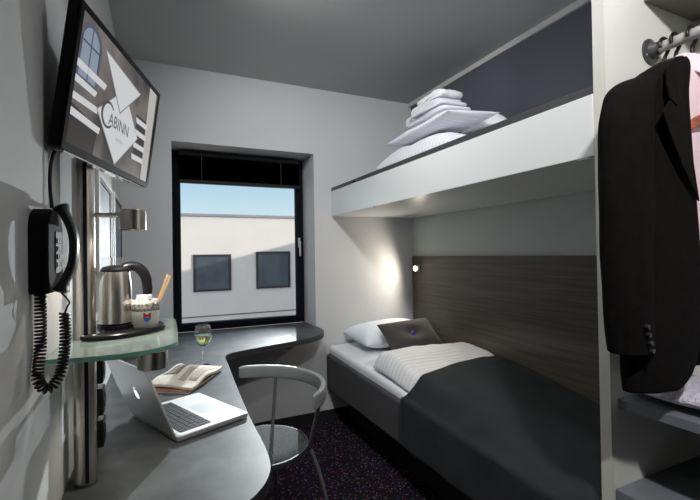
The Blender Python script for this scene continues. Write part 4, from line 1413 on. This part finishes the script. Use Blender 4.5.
    flap('lapel', [(1.595, 1.76, .062), (1.645, 1.70, .066), (1.675, 1.66, .064), (1.66, 1.56, .068), (1.615, 1.44, .072), (1.601, 1.44, .072), (1.599, 1.55, .071), (1.596, 1.70, .066)], .005)
jacket()

def shirt():
    t = thing('shirt', (RX, JY, RZ-.12), 'pink shirt worn inside the black suit jacket', 'shirt')
    pr = [(1.866, 1.455, 1.558, .024, .026, 1.500, 1.512), (1.845, 1.420, 1.590, .030, .032, 1.502, 1.511), (1.80, 1.330, 1.660, .040, .036, 1.504, 1.510), (1.74, 1.260, 1.705, .044, .038, 1.505, 1.509), (1.60, 1.245, 1.710, .048, .038, 1.505, 1.509), (1.40, 1.245, 1.712, .050, .038, 1.505, 1.509), (1.2, 1.245, 1.712, .050, .038, 1.505, 1.509), (1.05, 1.245, 1.712, .050, .038, 1.505, 1.509)]
    loft_open(pr, 11, .004, 0).build('body', M['shirt'], t, solid=.002, sub=1)
    # standing, folded collar
    b = MB()
    def leaf(sg):
        cx = RX
        pts_t = [(cx+sg*.012, JY-.040, 1.862), (cx+sg*.040, JY-.030, 1.878), (cx+sg*.056, JY+.002, 1.892), (cx+sg*.040, JY+.030, 1.898)]
        pts_b = [(cx+sg*.020, JY-.075, 1.775), (cx+sg*.062, JY-.052, 1.800), (cx+sg*.072, JY+.002, 1.848), (cx+sg*.050, JY+.036, 1.860)]
        A = catmull(pts_t, 5); B = catmull(pts_b, 5)
        bb = MB(); bb.grid([[a, a.lerp(c, .5) + Vector((0, -.004, .004)), c] for a, c in zip(A, B)])
        bb.build('collar', M['shirt'], t, solid=.003, sub=1)
    leaf(-1); leaf(1)
    MB().obox((RX, JY-.053, 1.45), (.014, 0, 0), (0, .0015, 0), (0, 0, .30)).build('placket', M['shirt'], t, smooth=False)
shirt()
def tie():
    b = MB()
    P = [(1.350, .652, 1.632), (1.378, .645, 1.655), (1.425, .640, 1.668), (1.480, .640, 1.655), (1.515, .640, 1.60), (1.51, .640, 1.45)]
    C_ = catmull(P, 6)
    rows = []
    for i, p in enumerate(C_):
        tg = (C_[min(i+1, len(C_)-1)] - C_[max(i-1, 0)]).normalized()
        s = tg.cross(Vector((0, 1, 0))).normalized()
        w = .013 + .008*i/len(C_)
        rows.append([p - s*w, p + Vector((0, -.003, 0)), p + s*w])
    b.grid(rows)
    o = b.build('tie', M['tie'], solid=.003, sub=1)
    tag(o, 'rust orange patterned tie loosely looped over the pink shirt', 'tie')
tie()

def knit():
    t = thing('folded_knit', (1.45, .55, .837), 'folded lilac knit on the wardrobe shelf below the jacket', 'sweater')
    b = slab_pillow((1.478, .525, .884), (.155, .02, 0), (.0, .262, -.018), (0, 0, 1), .026, .026, 41, .008, p=4.5, pinch=.01)
    b.build('front', M['knit'], t, sub=1)
    c = slab_pillow((1.50, .785, .862), (.140, .005, 0), (.0, .033, 0), (0, 0, 1), .024, .022, 47, .004, p=5, pinch=.01)
    part(c.build('lining', M['knit_lining'], t, sub=1), 'beige inner fold')
knit()

# ------------------------------------------------------------------ ceiling lights behind and above the camera
def ceiling_lights():
    for i, (x, y, aim, k, cone, lab) in enumerate(((.36, 1.55, (1.12, 2.28, 1.95), 1.3, 150, 'round white ceiling light above the desk'), (.45, -.30, (1.6, .60, 1.8), 3.0, 128, 'round white ceiling light near the entrance'), (.95, .70, (.85, 2.7, .45), .55, 130, 'added round white ceiling light, fill for the aisle in front of the wardrobe'))):  # third light is added fill for floor, chair and wall under the desk
        t = thing('ceiling_light', (x, y, H), lab, 'ceiling light', 'ceiling lights')
        MB().lathe([(.085, -.0005), (.095, -.006), (.092, -.020), (.080, -.022), (.080, -.008)], (x, y, H), 40, caps=False).build('ring', M['white_gloss'], t)
        MB().lathe([(0, -.014), (.079, -.014)], (x, y, H), 40, caps=False).build('diffuser', M['lens_soft'], t)
        l = lamp('ceiling_lamp_light', 'SPOT', (x, y, H-.030), aim, CEIL_W*k, (1, .99, .98), shadow_soft_size=.07, spot_size=math.radians(cone), spot_blend=1.0)
        l.parent = t; l.matrix_parent_inverse = Matrix.Translation(t.location).inverted()
ceiling_lights()
